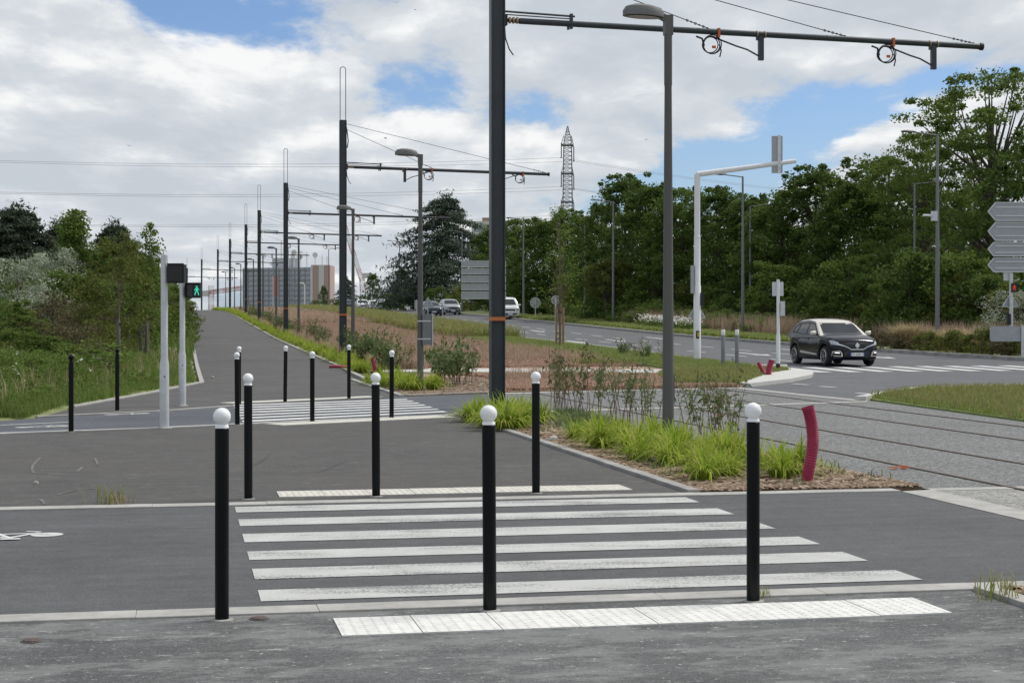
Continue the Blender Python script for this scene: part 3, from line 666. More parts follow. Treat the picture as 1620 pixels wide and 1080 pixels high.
# ---- overhead line masts
def make_mast(E=9.78, dr=((5.18, -1.0), (8.76, -1.0)), stays=((4.15, 8.55), (6.95, 8.72), (9.66, 8.86))):
    t = thing('overhead_line_mast', '', 'mast')
    mb = MB(); mb.box((0, 0, 4.5), (0.235, 0.10, 9.0)); mb.build('column', 'pole_anthracite', t)
    mb = MB(); mb.box((-0.125, 0, 4.49), (0.016, 0.24, 8.98)); mb.box((0.125, 0, 4.49), (0.016, 0.24, 8.98)); mb.build('flange', 'pole_flange', t)
    mb = MB(); w = 0.105; pts = [(-w, 0, 8.9), (-w, 0, 11.0-w)] + [(-w*math.cos(g), 0, 11.0-w+w*math.sin(g)) for g in np.linspace(0.3, math.pi-0.3, 7)] + [(w, 0, 11.0-w), (w, 0, 8.9)]
    mb.tube(pts, 0.014, 8); mb.build('top_loop', 'pole_anthracite', t, True)
    MB().box((0, 0, 1.66), (0.275, 0.255, 0.07)).build('orange_band', 'orange_band', t)
    Z0, Z1 = 7.24, 7.24-0.0184*E
    za = lambda x: Z0+(Z1-Z0)*x/E
    arm = MB().tube([(0.42, 0, za(0.42)), (E, 0, Z1)], 0.058, 12).build('arm', 'pole_anthracite', t, True)
    for x in [d_[0]+q_ for d_ in dr for q_ in (-0.08, 0.08)]: MB().tube([(x-0.012, 0, za(x)), (x+0.012, 0, za(x))], 0.07, 10).build('pipe_clamp', 'copper_clamp', arm, True)
    MB().tube([(E-0.03, 0, Z1), (E+0.03, 0, Z1)], 0.075, 12).build('end_cap', 'cable_black', arm, True)
    mb = MB(); mb.tube([(0.13, 0, Z0), (0.2, 0, Z0), (0.44, 0, Z0-0.01)], [0.05, 0.035, 0.045], 8); mb.box((0.15, 0, Z0), (0.07, 0.16, 0.2))
    mb.build('hinge', 'cable_black', t)
    mb = MB()
    for x in (0.24, 0.31, 0.38): mb.tube([(x-0.02, 0, Z0), (x+0.02, 0, Z0)], 0.062, 10)
    mb.build('insulator', 'copper_clamp', t, True)
    mb = MB(); mb.tube([(0.12, 0.03, Z0+0.17), (1.5, 0.03, Z0+0.12)], 0.02, 6); mb.tube([(0.12, -0.03, Z0+0.10), (1.45, -0.03, Z0+0.06)], 0.012, 6); mb.box((1.42, 0, Z0+0.02), (0.05, 0.09, 0.28)); mb.box((1.36, 0, Z0-0.06), (0.035, 0.05, 0.16)); mb.build('side_strut', 'pole_anthracite', t)
    for x, co in dr:
        sg_ = 1 if co > 0 else -1
        mb = MB(); mb.box((x, 0, za(x)-0.27), (0.10, 0.08, 0.46)); mb.box((x-0.07, 0, za(x)-0.09), (0.05, 0.05, 0.05)); mb.build('dropper', 'pole_anthracite', t)
        mb = MB(); mb.tube([(x+sg_*1.0, 0, za(x)-0.07), (x+sg_*0.5, 0, za(x)-0.24), (x+sg_*0.28, 0, za(x)-0.30), (x+sg_*0.12, 0, za(x)-0.38), (x+sg_*0.04, 0, za(x)-0.42)], 0.017, 6); mb.build('feeder_tube', 'wire', t, True)
        c = (x+co, 0, za(x)-0.24)
        mb = MB()
        for k, (dx, dz, R_) in enumerate(((0, 0, 0.165), (0.02, 0.015, 0.18), (-0.012, 0.01, 0.15))): mb.torus((c[0]+dx, 0.03*(k-1), c[2]+dz), R_, 0.011, (0.15*k, 1, 0.1), 18, 5)
        mb.tube([(c[0]+0.16, 0, c[2]+0.02), (c[0]+0.2, 0, c[2]-0.1), (c[0]+0.17, 0, c[2]-0.22)], 0.014, 5); mb.tube([(c[0]-0.30, 0, c[2]+0.16), (c[0]-0.18, 0, c[2]+0.12), (c[0]-0.14, 0, c[2]-0.02)], 0.02, 5)
        mb.build('cable_coil', 'cable_black', t, True)
        MB().box((c[0]+0.14, 0, za(x+co)-0.02), (0.045, 0.135, 0.17)).build('orange_tie', 'orange_tape', t); MB().box((c[0]+0.06, 0.02, c[2]-0.03), (0.07, 0.03, 0.05)).build('orange_tag', 'orange_tape', t)
    for x, z in stays:
        s_ = MB().tube([(0.12, 0, z), (x, 0, za(x)+0.05)], 0.009, 5).build('stay_wire', 'wire', t)
        d = Vector((x-0.12, 0, za(x)+0.05-z)).normalized(); e = Vector((x, 0, za(x)+0.05)); mb = MB()
        for k in range(6): p = e-d*(0.05+0.085*k); mb.torus(p, 0.022, 0.007, (0, 1, 0) if k % 2 else (0.5, 0.2, 1), 8, 4)
        mb.build('turnbuckle', 'wire', s_)
    MB().tube([(0.13, -0.05, Z0-0.1), (0.15, -0.05, Z0-0.35), (0.22, -0.05, Z0-0.55), (0.30, -0.05, Z0-0.66)], 0.012, 6).build('loose_cable', 'cable_black', t, True)
    MB().tube([(0.13, 0, 8.75), (0.17, 0, 8.5), (0.2, 0, 8.2), (0.16, 0, 7.95)], 0.02, 6).build('earth_cable', 'cable_black', t, True)
    MB().box((0, 0, 0.0), (0.5, 0.5, 0.05)).build('base_plate', 'concrete', t)
    return t
mast = make_mast()
mast_b = make_mast(7.95, ((2.35, 0.9), (5.75, 1.05)), ((3.45, 8.65), (7.85, 8.86)))
mast_c = None
mp = [(786.5, 30.7), (542.5, 62), (452, 96), (410, 131), (389, 161), (363.8, 204), (344.6, 243), (319, 283), (296, 323)]
ml = ['anthracite overhead line mast rising from lime-green tufts beside the plaza kerb', 'anthracite overhead line mast with orange band beside the foot of the climbing footpath'] + ['anthracite overhead line mast with top loop along the climbing footpath']*7
for i, (px, Yd) in enumerate(mp):
    x, y = XY(px, Yd); z = h(Yd)
    if i == 0: mast.location = (x, y, z); mast.rotation_euler = (0, 0, ANG); mast['label'] = ml[0]; mast['group'] = 'overhead line masts'
    elif i == 1: mast_b.location = (x, y, z); mast_b.rotation_euler = (0, 0, ANG); mast_b['label'] = ml[1]; mast_b['group'] = 'overhead line masts'
    else: dup(mast, (x, y, z), ANG+0.004*i, label=ml[i], group='overhead line masts')

# ---- path lamps with flat oval heads turned to the path
def make_path_lamp():
    t = thing('path_lamp', '', 'street lamp')
    MB().tube([(0, 0, -0.05), (0, 0, 1.2), (0, 0, 4.7), (0, 0, 4.72), (0, 0, 5.52)], [0.076, 0.072, 0.047, 0.052, 0.052], 16).build('pole', 'lamp_grey', t, True)
    MB().box((0.0, 0, 5.50), (0.11, 0.10, 0.26)).build('bracket', 'lamp_grey', t)
    mb = MB(); n = 20; prof = [(1.0, 0.0), (1.0, 0.06), (0.86, 0.12), (0.45, 0.155)]; V = []; Fc = []
    for s_, z in prof:
        for k in range(n):
            g = 2*math.pi*k/n; V.append((-0.33+0.275*s_*math.cos(g), 0.17*s_*math.sin(g), 5.60+z+0.10*(-(-0.275*math.cos(g)))*-0.35))
    for i in range(len(prof)-1):
        for k in range(n): Fc.append((i*n+k, i*n+(k+1) % n, (i+1)*n+(k+1) % n, (i+1)*n+k))
    Fc.append(tuple((len(prof)-1)*n+k for k in range(n))); Fc.append(tuple(range(n-1, -1, -1)))
    mb.add(V, Fc); mb.bar((-0.10, 0, 5.62), (0.02, 0, 5.56), 0.09, 0.08); mb.build('lamp_head', 'lamp_head', t, True)
    mb = MB(); V = [(-0.34+0.225*math.cos(2*math.pi*k/n), 0.13*math.sin(2*math.pi*k/n), 5.592-0.035*0.225*math.cos(2*math.pi*k/n)) for k in range(n)]
    mb.add(V, [tuple(range(n-1, -1, -1))]); mb.build('lamp_glass', 'lamp_lens', t)
    mb = MB(); mb.box((0.072, 0, 0.75), (0.012, 0.06, 0.35)); mb.build('access_door', 'lamp_grey', t)
    return t
pl = make_path_lamp()
lamps = [(1057, 21.2), (665, 38.75), (558.5, 60), (472.5, 90), (437, 112), (416, 137), (401, 160), (381, 186), (371, 212), (357, 240)]
ll = ['grey path lamp standing in lime-green tufts beside the wide zebra', 'grey path lamp with a metal box on its pole beside the pinkish sedum bed', 'grey path lamp just behind the second overhead line mast'] + ['grey path lamp among the shrubs along the climbing footpath']*7
for i, (px, Yd) in enumerate(lamps):
    x, y = XY(px, Yd)
    if i == 0: pl.location = (x, y, h(Yd)); pl.rotation_euler = (0, 0, ANG); pl.scale = (1, 1, 0.985); pl['label'] = ll[0]; pl['group'] = 'lamps along the footpath'
    else: dup(pl, (x, y, h(Yd)), ANG, label=ll[i], group='lamps along the footpath')
x, y = XY(674, 38.7); t = thing('cabinet', 'grey metal cabinet back strapped to the path lamp by the sedum bed', 'box', (x, y, h(38.7)), ANG)
MB().box((0.02, 0, 1.42), (0.22, 0.14, 0.72)).build('box', 'lamp_galv', t); MB().box((0.145, 0, 1.42), (0.02, 0.17, 0.76)).build('front_frame', 'sign_edge', t)
mb = MB(); 
for z in (1.2, 1.62): mb.box((-0.05, -0.075, z), (0.32, 0.012, 0.03))
mb.build('strap', 'galvanised', t)

# ---- tall road lamps
def make_road_lamp():
    t = thing('road_lamp', '', 'street lamp')
    MB().tube([(0, 0, -0.1), (0, 0, 1.4), (0, 0, 9.25)], [0.105, 0.095, 0.055], 12).build('pole', 'lamp_galv', t, True)
    MB().tube([(0.02, 0, 9.22), (-0.8, 0, 9.30), (-1.05, 0, 9.33)], 0.032, 8).build('arm', 'lamp_galv', t, True)
    mb = MB(); mb.lathe([(0.02, -0.06), (0.14, -0.04), (0.16, 0.0), (0.10, 0.05), (0.02, 0.06)], 14)
    mb.v = [(-1.35+v[0]*2.3, v[1]*0.9, 9.36+v[2]-0.02*v[0]) for v in mb.v]; mb.build('lamp_head', 'lamp_grey', t, True)
    return t
rl = make_road_lamp(); rfirst = True
def put_rl(px, Yd, rz, label, s=1.0):
    global rfirst
    x, y = XY(px, Yd); loc = (x, y, h(Yd)+0.1)
    if rfirst: rl.location = loc; rl.rotation_euler = (0, 0, rz); rl['label'] = label; rl['group'] = 'tall road lamps'; rfirst = False; return rl
    return dup(rl, loc, rz, s, label, 'tall road lamps')
put_rl(1483, 71, ANG, 'tall road lamp with a camera box, beside the pale feather grass')
put_rl(1175, 95.8, ANG, 'tall road lamp on the verge beside the white flowers, arm over the road')
put_rl(970, 124.7, ANG, 'tall road lamp beside the small umbrella-shaped tree')
for px, Yd in ((828, 157), (731, 190), (632, 222)): put_rl(px, Yd, ANG, 'tall road lamp on the far verge in front of the distant trees')
for px, Yd in ((1447, 88), (1187, 112), (925, 145)): put_rl(px, Yd, ANG+math.pi, 'tall lamp standing close to the tree belt, arm turned away from the road', 0.9)
for px, Yd in ((362, 265), (520, 250)): put_rl(px+100 if px < 400 else px, Yd, ANG+math.pi, 'distant tall lamp in front of the grey office block')
x, y = XY(1476, 70.9); t = thing('traffic_camera', 'white camera box clamped to the tall road lamp by the feather grass', 'camera', (x, y, h(71)+ZT(342, 71)-h(71)), ANG)
MB().box((0.06, 0, 0), (0.22, 0.2, 0.42)).build('box', 'sign_edge', t); mb = MB(); mb.tube([(-0.05, 0, 0.02), (-0.5, -0.1, 0.02)], 0.05, 8); mb.build('camera_tube', 'white_metal', t, True); MB().box((0.17, 0, 0), (0.06, 0.05, 0.3)).build('clamp', 'lamp_galv', t)

# ---- white signal gantry
p = P(1103, 577.5, 0.1); Yg = p.y; s = F/Yg
t = thing('signal_gantry', 'white cantilever signal pole rising from the traffic island by the road', 'traffic light', p)
hp = ZT(276, Yg)-p.z
MB().tube([(0, 0, -0.15), (0, 0, 2.6), (0, 0, 2.62), (0, 0, 4.3), (0, 0, 4.31), (0, 0, hp)], [0.125, 0.125, 0.11, 0.11, 0.10, 0.10], 16).build('pole', 'white_metal', t, True)
e = Vector(((1262-1103)/s, 0.4, ZT(253, Yg)-p.z)); MB().tube([(-0.02, 0, hp), tuple(e)], [0.10, 0.075], 14).build('arm', 'white_metal', t, True)
c = Vector(((1232-1103)/s, 0.36, ZT(243, Yg)-p.z))
mb = MB(); mb.box(c, (0.36, 0.12, 1.26)); mb.build('signal_head', 'sign_back', t)
mb = MB(); mb.box(c+Vector((0.06, -0.09, 0)), (0.11, 0.06, 1.30)); mb.build('mounting_rail', 'galvanised', t)
MB().box((-0.17, 0, ZT(442, Yg)-p.z), (0.09, 0.24, 0.95)).build('side_plate', 'sign_back', t)
MB().box((0.16, -0.02, ZT(473, Yg)-p.z), (0.13, 0.16, 0.42)).build('pedestrian_signal', 'signal_black', t)
MB().box((0.0, -0.128, ZT(529, Yg)-p.z), (0.11, 0.05, 0.26)).build('push_button_box', 'signal_black', t)
MB().box((0.012, -0.158, ZT(529, Yg)-p.z), (0.045, 0.012, 0.16)).build('push_button', 'amber', t)
def tri_back(parent, c, r, y):
    mb = MB(); pts = [(r*math.sin(a), r*math.cos(a)) for a in (0, 2.094, 4.189)]; mb.prism(pts, (c[0], y, c[1]), (1, 0, 0), (0, 0, 1), (0, 0.02, 0)); o = mb.build('warning_triangle', 'sign_back', parent)
    mb = MB()
    for i in range(3): a, b = pts[i], pts[(i+1) % 3]; mb.bar((c[0]+a[0], y-0.012, c[1]+a[1]), (c[0]+b[0], y-0.012, c[1]+b[1]), 0.035, 0.02)
    mb.build('rim', 'sign_edge', o)
tri_back(t, (0.0, ZT(495, Yg)-p.z), 0.34, 0.14)

# ---- white post with sign back and relay box near the car
p = P(1231, 590, 0.07); Yg = p.y
t = thing('signal_post', 'slim white post with blank sign back and relay box before the black car', 'signal post', p)
MB().tube([(0, 0, -0.15), (0, 0, 0.22)], 0.066, 12).build('black_foot', 'signal_black', t, True)
MB().tube([(0, 0, 0.22), (0, 0, 1.05), (0, 0, 1.12), (0, 0, ZT(442, Yg)-p.z)], [0.064, 0.064, 0.048, 0.048], 12).build('post', 'white_metal', t, True)
MB().box((0, 0.06, ZT(457, Yg)-p.z), (0.34, 0.03, 0.42)).build('sign_back', 'sign_edge', t)
mb = MB(); mb.box((0.13, 0, ZT(488, Yg)-p.z), (0.13, 0.16, 0.44)); mb.build('relay_box', 'galvanised', t)

# ---- pedestrian signals on the left
def ped_post(px, py, top, label):
    p = P(px, py); Yg = p.y; hh = ZT(top, Yg)-p.z
    t = thing('pedestrian_signal', label, 'traffic light', p)
    MB().tube([(0, 0, -0.1), (0, 0, 0.95), (0, 0, 1.06), (0, 0, hh)], [0.071, 0.071, 0.053, 0.053], 18).build('post', 'galvanised', t, True)
    MB().tube([(0, 0, hh-0.001), (0, 0, hh+0.012)], 0.050, 18).build('post_cap', 'white_metal', t)
    MB().box((0.02, -0.071, 0.78), (0.02, 0.01, 0.02)).build('access_bolt', 'signal_black', t)
    MB().lathe([(0.12, -0.02), (0.12, 0.008), (0.073, 0.02)], 14).build('footing_ring', 'concrete', t)
    return t, p
t, p = ped_post(260, 677, 404, 'pedestrian signal post with its black housing seen from behind, on the plaza kerb')
zc = ZT(433, p.y)-p.z; mb = MB(); mb.box((0.185, 0.02, zc), (0.25, 0.19, 0.28)); mb.box((0.185, -0.085, zc), (0.21, 0.03, 0.24)); mb.build('housing', 'signal_black', t)
MB().box((0.185, 0.13, zc+0.13), (0.25, 0.06, 0.015)).build('hood', 'signal_black', t); MB().box((0.185, -0.09, zc+0.145), (0.25, 0.02, 0.02)).build('rear_lip', 'signal_black', t); MB().box((0.06, 0, zc+0.02), (0.06, 0.05, 0.12)).build('bracket', 'signal_black', t)
t, p = ped_post(288.5, 642, 448, 'pedestrian signal post showing a green walking figure beside the footpath')
zc = ZT(459.5, p.y)-p.z; xc = (307-288.5)*p.y/F
MB().box((xc, 0.0, zc), (0.275, 0.14, 0.285)).build('housing', 'signal_black', t)
mb = MB(); mb.box((xc, -0.12, zc+0.142), (0.285, 0.10, 0.01)); mb.box((xc-0.14, -0.12, zc), (0.01, 0.10, 0.27)); mb.box((xc+0.14, -0.11, zc), (0.01, 0.08, 0.27)); mb.build('hood', 'signal_black', t)
MB().box((xc-0.07, -0.072, zc), (0.11, 0.012, 0.23)).build('red_lens', 'signal_lens', t)
MB().box((0.09, 0, zc), (0.1, 0.06, 0.12)).build('bracket', 'signal_black', t)
gl = MB().box((xc+0.07, -0.072, zc), (0.11, 0.012, 0.23)).build('green_lens', 'signal_lens', t)
def walker(parent, cx, y, cz, s, m):
    mb = MB(); ex, ez = (1, 0, 0), (0, 0, 1)
    def pr(poly): mb.prism([(a*s, b*s) for a, b in poly], (cx, y, cz), ex, ez, (0, 0.004, 0))
    pr([(0.1*math.cos(a), 0.40+0.1*math.sin(a)) for a in np.linspace(0, 2*math.pi, 11)[:-1]])
    pr([(-0.13, 0.27), (0.13, 0.27), (0.11, -0.05), (-0.11, -0.05)])
    pr([(-0.11, -0.05), (0.02, -0.05), (-0.12, -0.30), (-0.16, -0.5), (-0.26, -0.5), (-0.22, -0.28)])
    pr([(-0.02, -0.05), (0.11, -0.05), (0.20, -0.28), (0.26, -0.5), (0.15, -0.5), (0.10, -0.28)])
    pr([(-0.13, 0.27), (-0.13, 0.17), (-0.22, -0.03), (-0.28, 0.0)]); pr([(0.13, 0.27), (0.13, 0.17), (0.24, 0.0), (0.28, 0.05)])
    return mb.build('walking_figure', m, parent)
walker(gl, xc+0.068, -0.084, zc, 0.175, 'green_man')

# ---- direction sign backs
def sign_stack(name, label, px0, px1, Yd, rows, arrow_, posts, base_z, tilt=0.0):
    x0, _ = XY(px0, Yd); x1, _ = XY(px1, Yd); t = thing(name, label, 'sign', ((x0+x1)/2, Yd, base_z)); w = (x1-x0)
    for (ya, yb) in rows:
        za, zb = ZT(ya, Yd)-base_z, ZT(yb, Yd)-base_z; hh = za-zb; zm = (za+zb)/2
        poly = [(-w/2, 0), (-w/2+hh*0.42, hh/2), (w/2, hh/2), (w/2, -hh/2), (-w/2+hh*0.42, -hh/2)] if arrow_ else [(-w/2, hh/2), (w/2, hh/2), (w/2, -hh/2), (-w/2, -hh/2)]
        mb = MB(); mb.prism(poly, (0, 0, zm), (1, 0, 0), (0, 0, 1), (0, 0.03, 0)); pn = mb.build('panel', 'sign_back', t)
        mb = MB(); q_ = poly
        for i in range(len(q_)): a, b = q_[i], q_[(i+1) % len(q_)]; mb.bar((a[0], -0.012, zm+a[1]), (b[0], -0.012, zm+b[1]), 0.05 if arrow_ else 0.03, 0.035)
        mb.build('panel_edge', 'sign_edge', pn)
        if not arrow_: continue
        mb = MB()
        for k in (-0.24, 0.24): mb.box((0.15*hh, -0.016, zm+k*hh), (w*0.86, 0.03, 0.045))
        mb.build('stiffener', 'sign_edge', pn)
    for px, top in posts:
        x, _ = XY(px, Yd); MB().tube([(x-(x0+x1)/2, -0.06, -0.2), (x-(x0+x1)/2, -0.06, ZT(top, Yd)-base_z)], 0.075, 12).build('post', 'galvanised', t, True)
    return t
Ys = 64.8; bz = h(Ys)+0.11
sg = sign_stack('direction_sign', 'stack of grey arrow-shaped direction sign backs at the verge by the crossing', 1563, 1676, Ys, [(320.5, 349), (352, 380.5), (383.5, 405), (408.5, 430)], True, [(1599, 432), (1650, 318)], bz)
xo = XY(1599, Ys)[0]-sg.location.x
MB().box((xo-0.12, 0.05, ZT(437, Ys)-bz), (0.28, 0.06, 0.34)).build('small_plate', 'sign_edge', sg)
o = MB().box((xo+0.1, -0.14, ZT(455, Ys)-bz), (0.26, 0.14, 0.36)).build('pedestrian_signal', 'signal_black', sg)
walker(o, xo+0.08, -0.218, ZT(455, Ys)-bz, 0.22, 'red_man')
MB().box((xo-0.12, -0.12, ZT(505, Ys)-bz), (0.14, 0.14, 0.42)).build('repeater_signal', 'signal_black', sg)
tri_back(sg, (xo, ZT(478, Ys)-bz), 0.36, 0.05)
Yb = 60.5; bz = h(Yb); t = thing('barrier_sign', 'pale rounded sign back on a short grey post at the crossing', 'sign', (XY(1617, Yb)[0], Yb, bz))
w = 49*Yb/F; zt_, zb_ = ZT(516, Yb)-bz, ZT(540, Yb)-bz
mb = MB(); n = 6; r = 0.09; poly = []
for cx, cz, a0 in ((-w+r, zt_-r, 90), (-w+r, zb_+r, 180), (0.62, zb_+r, 270), (0.62, zt_-r, 0)):
    s0 = {90: 90, 180: 180, 270: 270, 0: 0}[a0]; poly += [(cx+r*math.cos(math.radians(s0+k*15)), cz+r*math.sin(math.radians(s0+k*15))) for k in range(7)]
mb.prism(poly, (0, 0, 0), (1, -0.12, 0), (0, 0, 1), (0, 0.03, 0)); mb.build('panel', 'sign_back', t)
MB().tube([(0, -0.07, -0.1), (0, -0.07, zt_+0.02)], 0.06, 12).build('post', 'galvanised', t, True)
Yd = 100; sign_stack('direction_sign', 'tall stack of five rectangular sign backs behind the nearest overhead line mast', 730.5, 800, Yd, [(413, 422.5), (425.5, 433.5), (436.5, 446.5), (449.5, 458.5), (461.5, 472.5)], False, [(776, 413), (792, 413)], h(Yd)+0.05)
def round_sign(px, Yd, ytop, rpx, label, m='sign_back'):
    x, y = XY(px, Yd); bz = h(Yd)+0.1; r = rpx*Yd/F; zc = ZT(ytop, Yd)-bz-r
    t = thing('round_sign', label, 'sign', (x, y, bz)); MB().tube([(0, 0, -0.1), (0, 0, zc+r*0.6)], 0.04, 8).build('post', 'galvanised', t, True)
    mb = MB(); mb.tube([(0, 0.06, zc), (0, 0.085, zc)], r, 24); mb.build('disc', m, t); mb = MB(); mb.torus((0, 0.05, zc), r, 0.02, (0, 1, 0), 24, 5); mb.build('rim', 'sign_edge', t)
round_sign(847, 145, 470.5, 8.3, 'round grey sign back on a post beyond the white van')
round_sign(879, 76, 468, 6.5, 'small round sign back hidden behind the staked young tree')
x, y = XY(677, 160); bz = h(160)+0.1; t = thing('warning_sign', 'grey triangular sign back on the roadside beside the distant cars', 'sign', (x, y, bz)); MB().tube([(0, 0, -0.1), (0, 0, ZT(475, 160)-bz)], 0.04, 8).build('post', 'galvanised', t, True); tri_back(t, (0, ZT(481, 160)-bz), 0.72, 0.05)
x, y = XY(659, 160); t = thing('edge_sign', 'narrow grey sign back edge-on beside the distant triangle sign', 'sign', (x, y, bz)); MB().tube([(0, 0, -0.1), (0, 0, ZT(474, 160)-bz)], 0.04, 8).build('post', 'galvanised', t, True); MB().box((0.05, 0.05, ZT(482, 160)-bz), (0.5, 0.05, 0.9)).build('plate', 'sign_back', t)

# ---- corrugated conduits
def conduit(name, label, pts, r, m='red_conduit', rings=46):
    pts = [Vector(p) for p in pts]; t = thing(name, label, 'pipe', tuple(pts[0])); o = pts[0]
    def bez(u):
        n = len(pts)-1; x = u*n; i = min(int(x), n-1); f = x-i; f2 = f*f; f3 = f2*f
        a = pts[max(i-1, 0)]; b = pts[i]; c = pts[i+1]; d = pts[min(i+2, n)]
        return 0.5*((2*b)+(c-a)*f+(2*a-5*b+4*c-d)*f2+(3*b-a-3*c+d)*f3) - o
    P_ = []; R_ = []
    for k in range(rings):
        for j, s_ in enumerate((0.90, 1.0, 1.0, 0.90)): P_.append(bez((k+j*0.25)/rings)); R_.append(r*s_)
    MB().tube(P_, R_, 16, cap=False).build('sleeve', m, t, True)
    e = bez(1.0); d = (e-bez(0.97)).normalized(); MB().tube([e-d*0.03, e+d*0.001], r*0.82, 14).build('mouth', 'signal_lens', t)
    MB().tube([e-d*0.012, e+d*0.012], [r*0.99, r*1.03], 14, cap=False).build('torn_rim', m, t)
    return t
p = P(1275, 764); k = p.y/F
conduit('cable_conduit', 'tall bent crimson corrugated conduit standing in the mulch beside the tram slab', [(p.x, p.y, -0.05), (p.x+4*k, p.y, ZT(745, p.y)), (p.x+11*k, p.y, ZT(700, p.y)), (p.x+8*k, p.y, ZT(665, p.y)), (p.x+3*k, p.y, ZT(645, p.y))], 0.0625)
p = P(1212, 597); k = p.y/F
conduit('cable_conduit', 'crimson conduit stub leaning left out of the traffic island grass', [(p.x, p.y, p.z), (p.x-5*k, p.y+0.1, ZT(585, p.y)), (p.x-10*k, p.y+0.2, ZT(575, p.y))], 0.06, rings=18)
conduit('cable_conduit', 'thicker crimson conduit stub leaning right out of the traffic island grass', [(p.x+0.05, p.y-0.1, p.z), (p.x+4*k, p.y-0.1, ZT(582, p.y)), (p.x+8*k, p.y-0.1, ZT(570, p.y))], 0.085, rings=20)
p = P(594, 594); k = p.y/F
conduit('cable_conduit', 'short crimson conduit leaning in the gravel beside the footpath shrubs', [(p.x, p.y, p.z), (p.x-2*k, p.y, ZT(580, p.y)), (p.x-5*k, p.y, ZT(567, p.y))], 0.055, rings=18)
p = P(533, 585); conduit('cable_conduit', 'crimson conduit scrap lying flat on the kerb of the footpath', [(p.x-0.25, p.y, p.z+0.1), (p.x, p.y, p.z+0.11), (p.x+0.3, p.y+0.1, p.z+0.10)], 0.05, rings=14)

# ---- small ground things
def cover(label, px, py, r, m, square=False):
    p = P(px, py, 0.0); t = thing('utility_cover', label, 'cover', p, ANG)
    if square: MB().box((0, 0, 0.018), (r*2, r*1.2, 0.03)).build('lid', m, t); MB().box((0, 0, 0.012), (r*2.2, r*1.4, 0.03)).build('frame', 'concrete', t)
    else: MB().lathe([(r*0.86, -0.01), (r*0.86, 0.008), (r*0.8, 0.010)], 18).build('lid', m, t); MB().lathe([(r*1.1, -0.012), (r*1.1, 0.004), (r*0.9, 0.005)], 18).build('frame', 'iron_cover', t)
cover('small rusty valve cover in the pavement beside a white-topped bollard', 410, 978.5, 0.05, 'rust_cover')
cover('small rusty valve cover alone in the worn pavement', 50, 1014, 0.05, 'rust_cover')
cover('square grey chamber lid lying in the mulch beside the tall crimson conduit', 1240, 746, 0.16, 'iron_cover', True)
cover('grey chamber lid in the mulch beside the plaza kerb', 868, 673, 0.2, 'iron_cover', True)
p = P(873, 698, 0.02); t = thing('litter_packet', 'crumpled white packet lying in the mulch near the bollard', 'litter', p, 0.3); mb = MB(); mb.box((0, 0, 0.02), (0.15, 0.07, 0.03)); mb.box((0.03, 0.01, 0.04), (0.07, 0.06, 0.02), 0.4); mb.build('wrapper', 'litter_white', t); MB().box((-0.05, 0, 0.037), (0.04, 0.072, 0.004)).build('red_stripe', 'litter_red', t)
p = P(1421, 742, 0.0); mb = MB(); 
for k in range(7): mb.box((random.uniform(-0.12, 0.12), random.uniform(-0.05, 0.05), 0.008+0.004*k), (random.uniform(0.05, 0.12), 0.018, 0.008), random.uniform(-0.5, 0.5))
o = mb.build('cord_scrap', 'orange_tape', None, loc=p); tag(o, 'torn orange-red cord scrap lying on the aggregate tram slab', 'litter')
p = P(4, 657.5, 0.0); t = thing('plastic_bottle', 'small blue-capped bottle lying in the gutter below the grass bank', 'bottle', p, 0.1)
MB().tube([(-0.35, 0, 0.05), (-0.1, 0, 0.05), (0.02, 0, 0.05), (0.06, 0, 0.05)], [0.05, 0.05, 0.05, 0.02], 10).build('body', 'car_glass', t, True); MB().tube([(0.06, 0, 0.05), (0.12, 0, 0.05)], 0.04, 10).build('cap', 'plastic_blue', t, True)
for px, py, rr in ((57, 766, 0.03), (800, 611, 0.04), (604, 611, 0.05), (336, 598, 0.05)):
    p = P(px, py, 0.0); mb = MB(); mb.lathe([(rr*0.7, -0.01), (rr, rr*0.4), (rr*0.75, rr*0.9), (rr*0.3, rr*1.15)], 7); mb.v = [(v[0]*random.uniform(0.8, 1.2), v[1]*random.uniform(0.8, 1.2), v[2]) for v in mb.v]; o = mb.build('loose_stone', 'stone_pale', None, loc=p); tag(o, 'small loose pale stone lying on the ground', 'stone', 'loose stones')

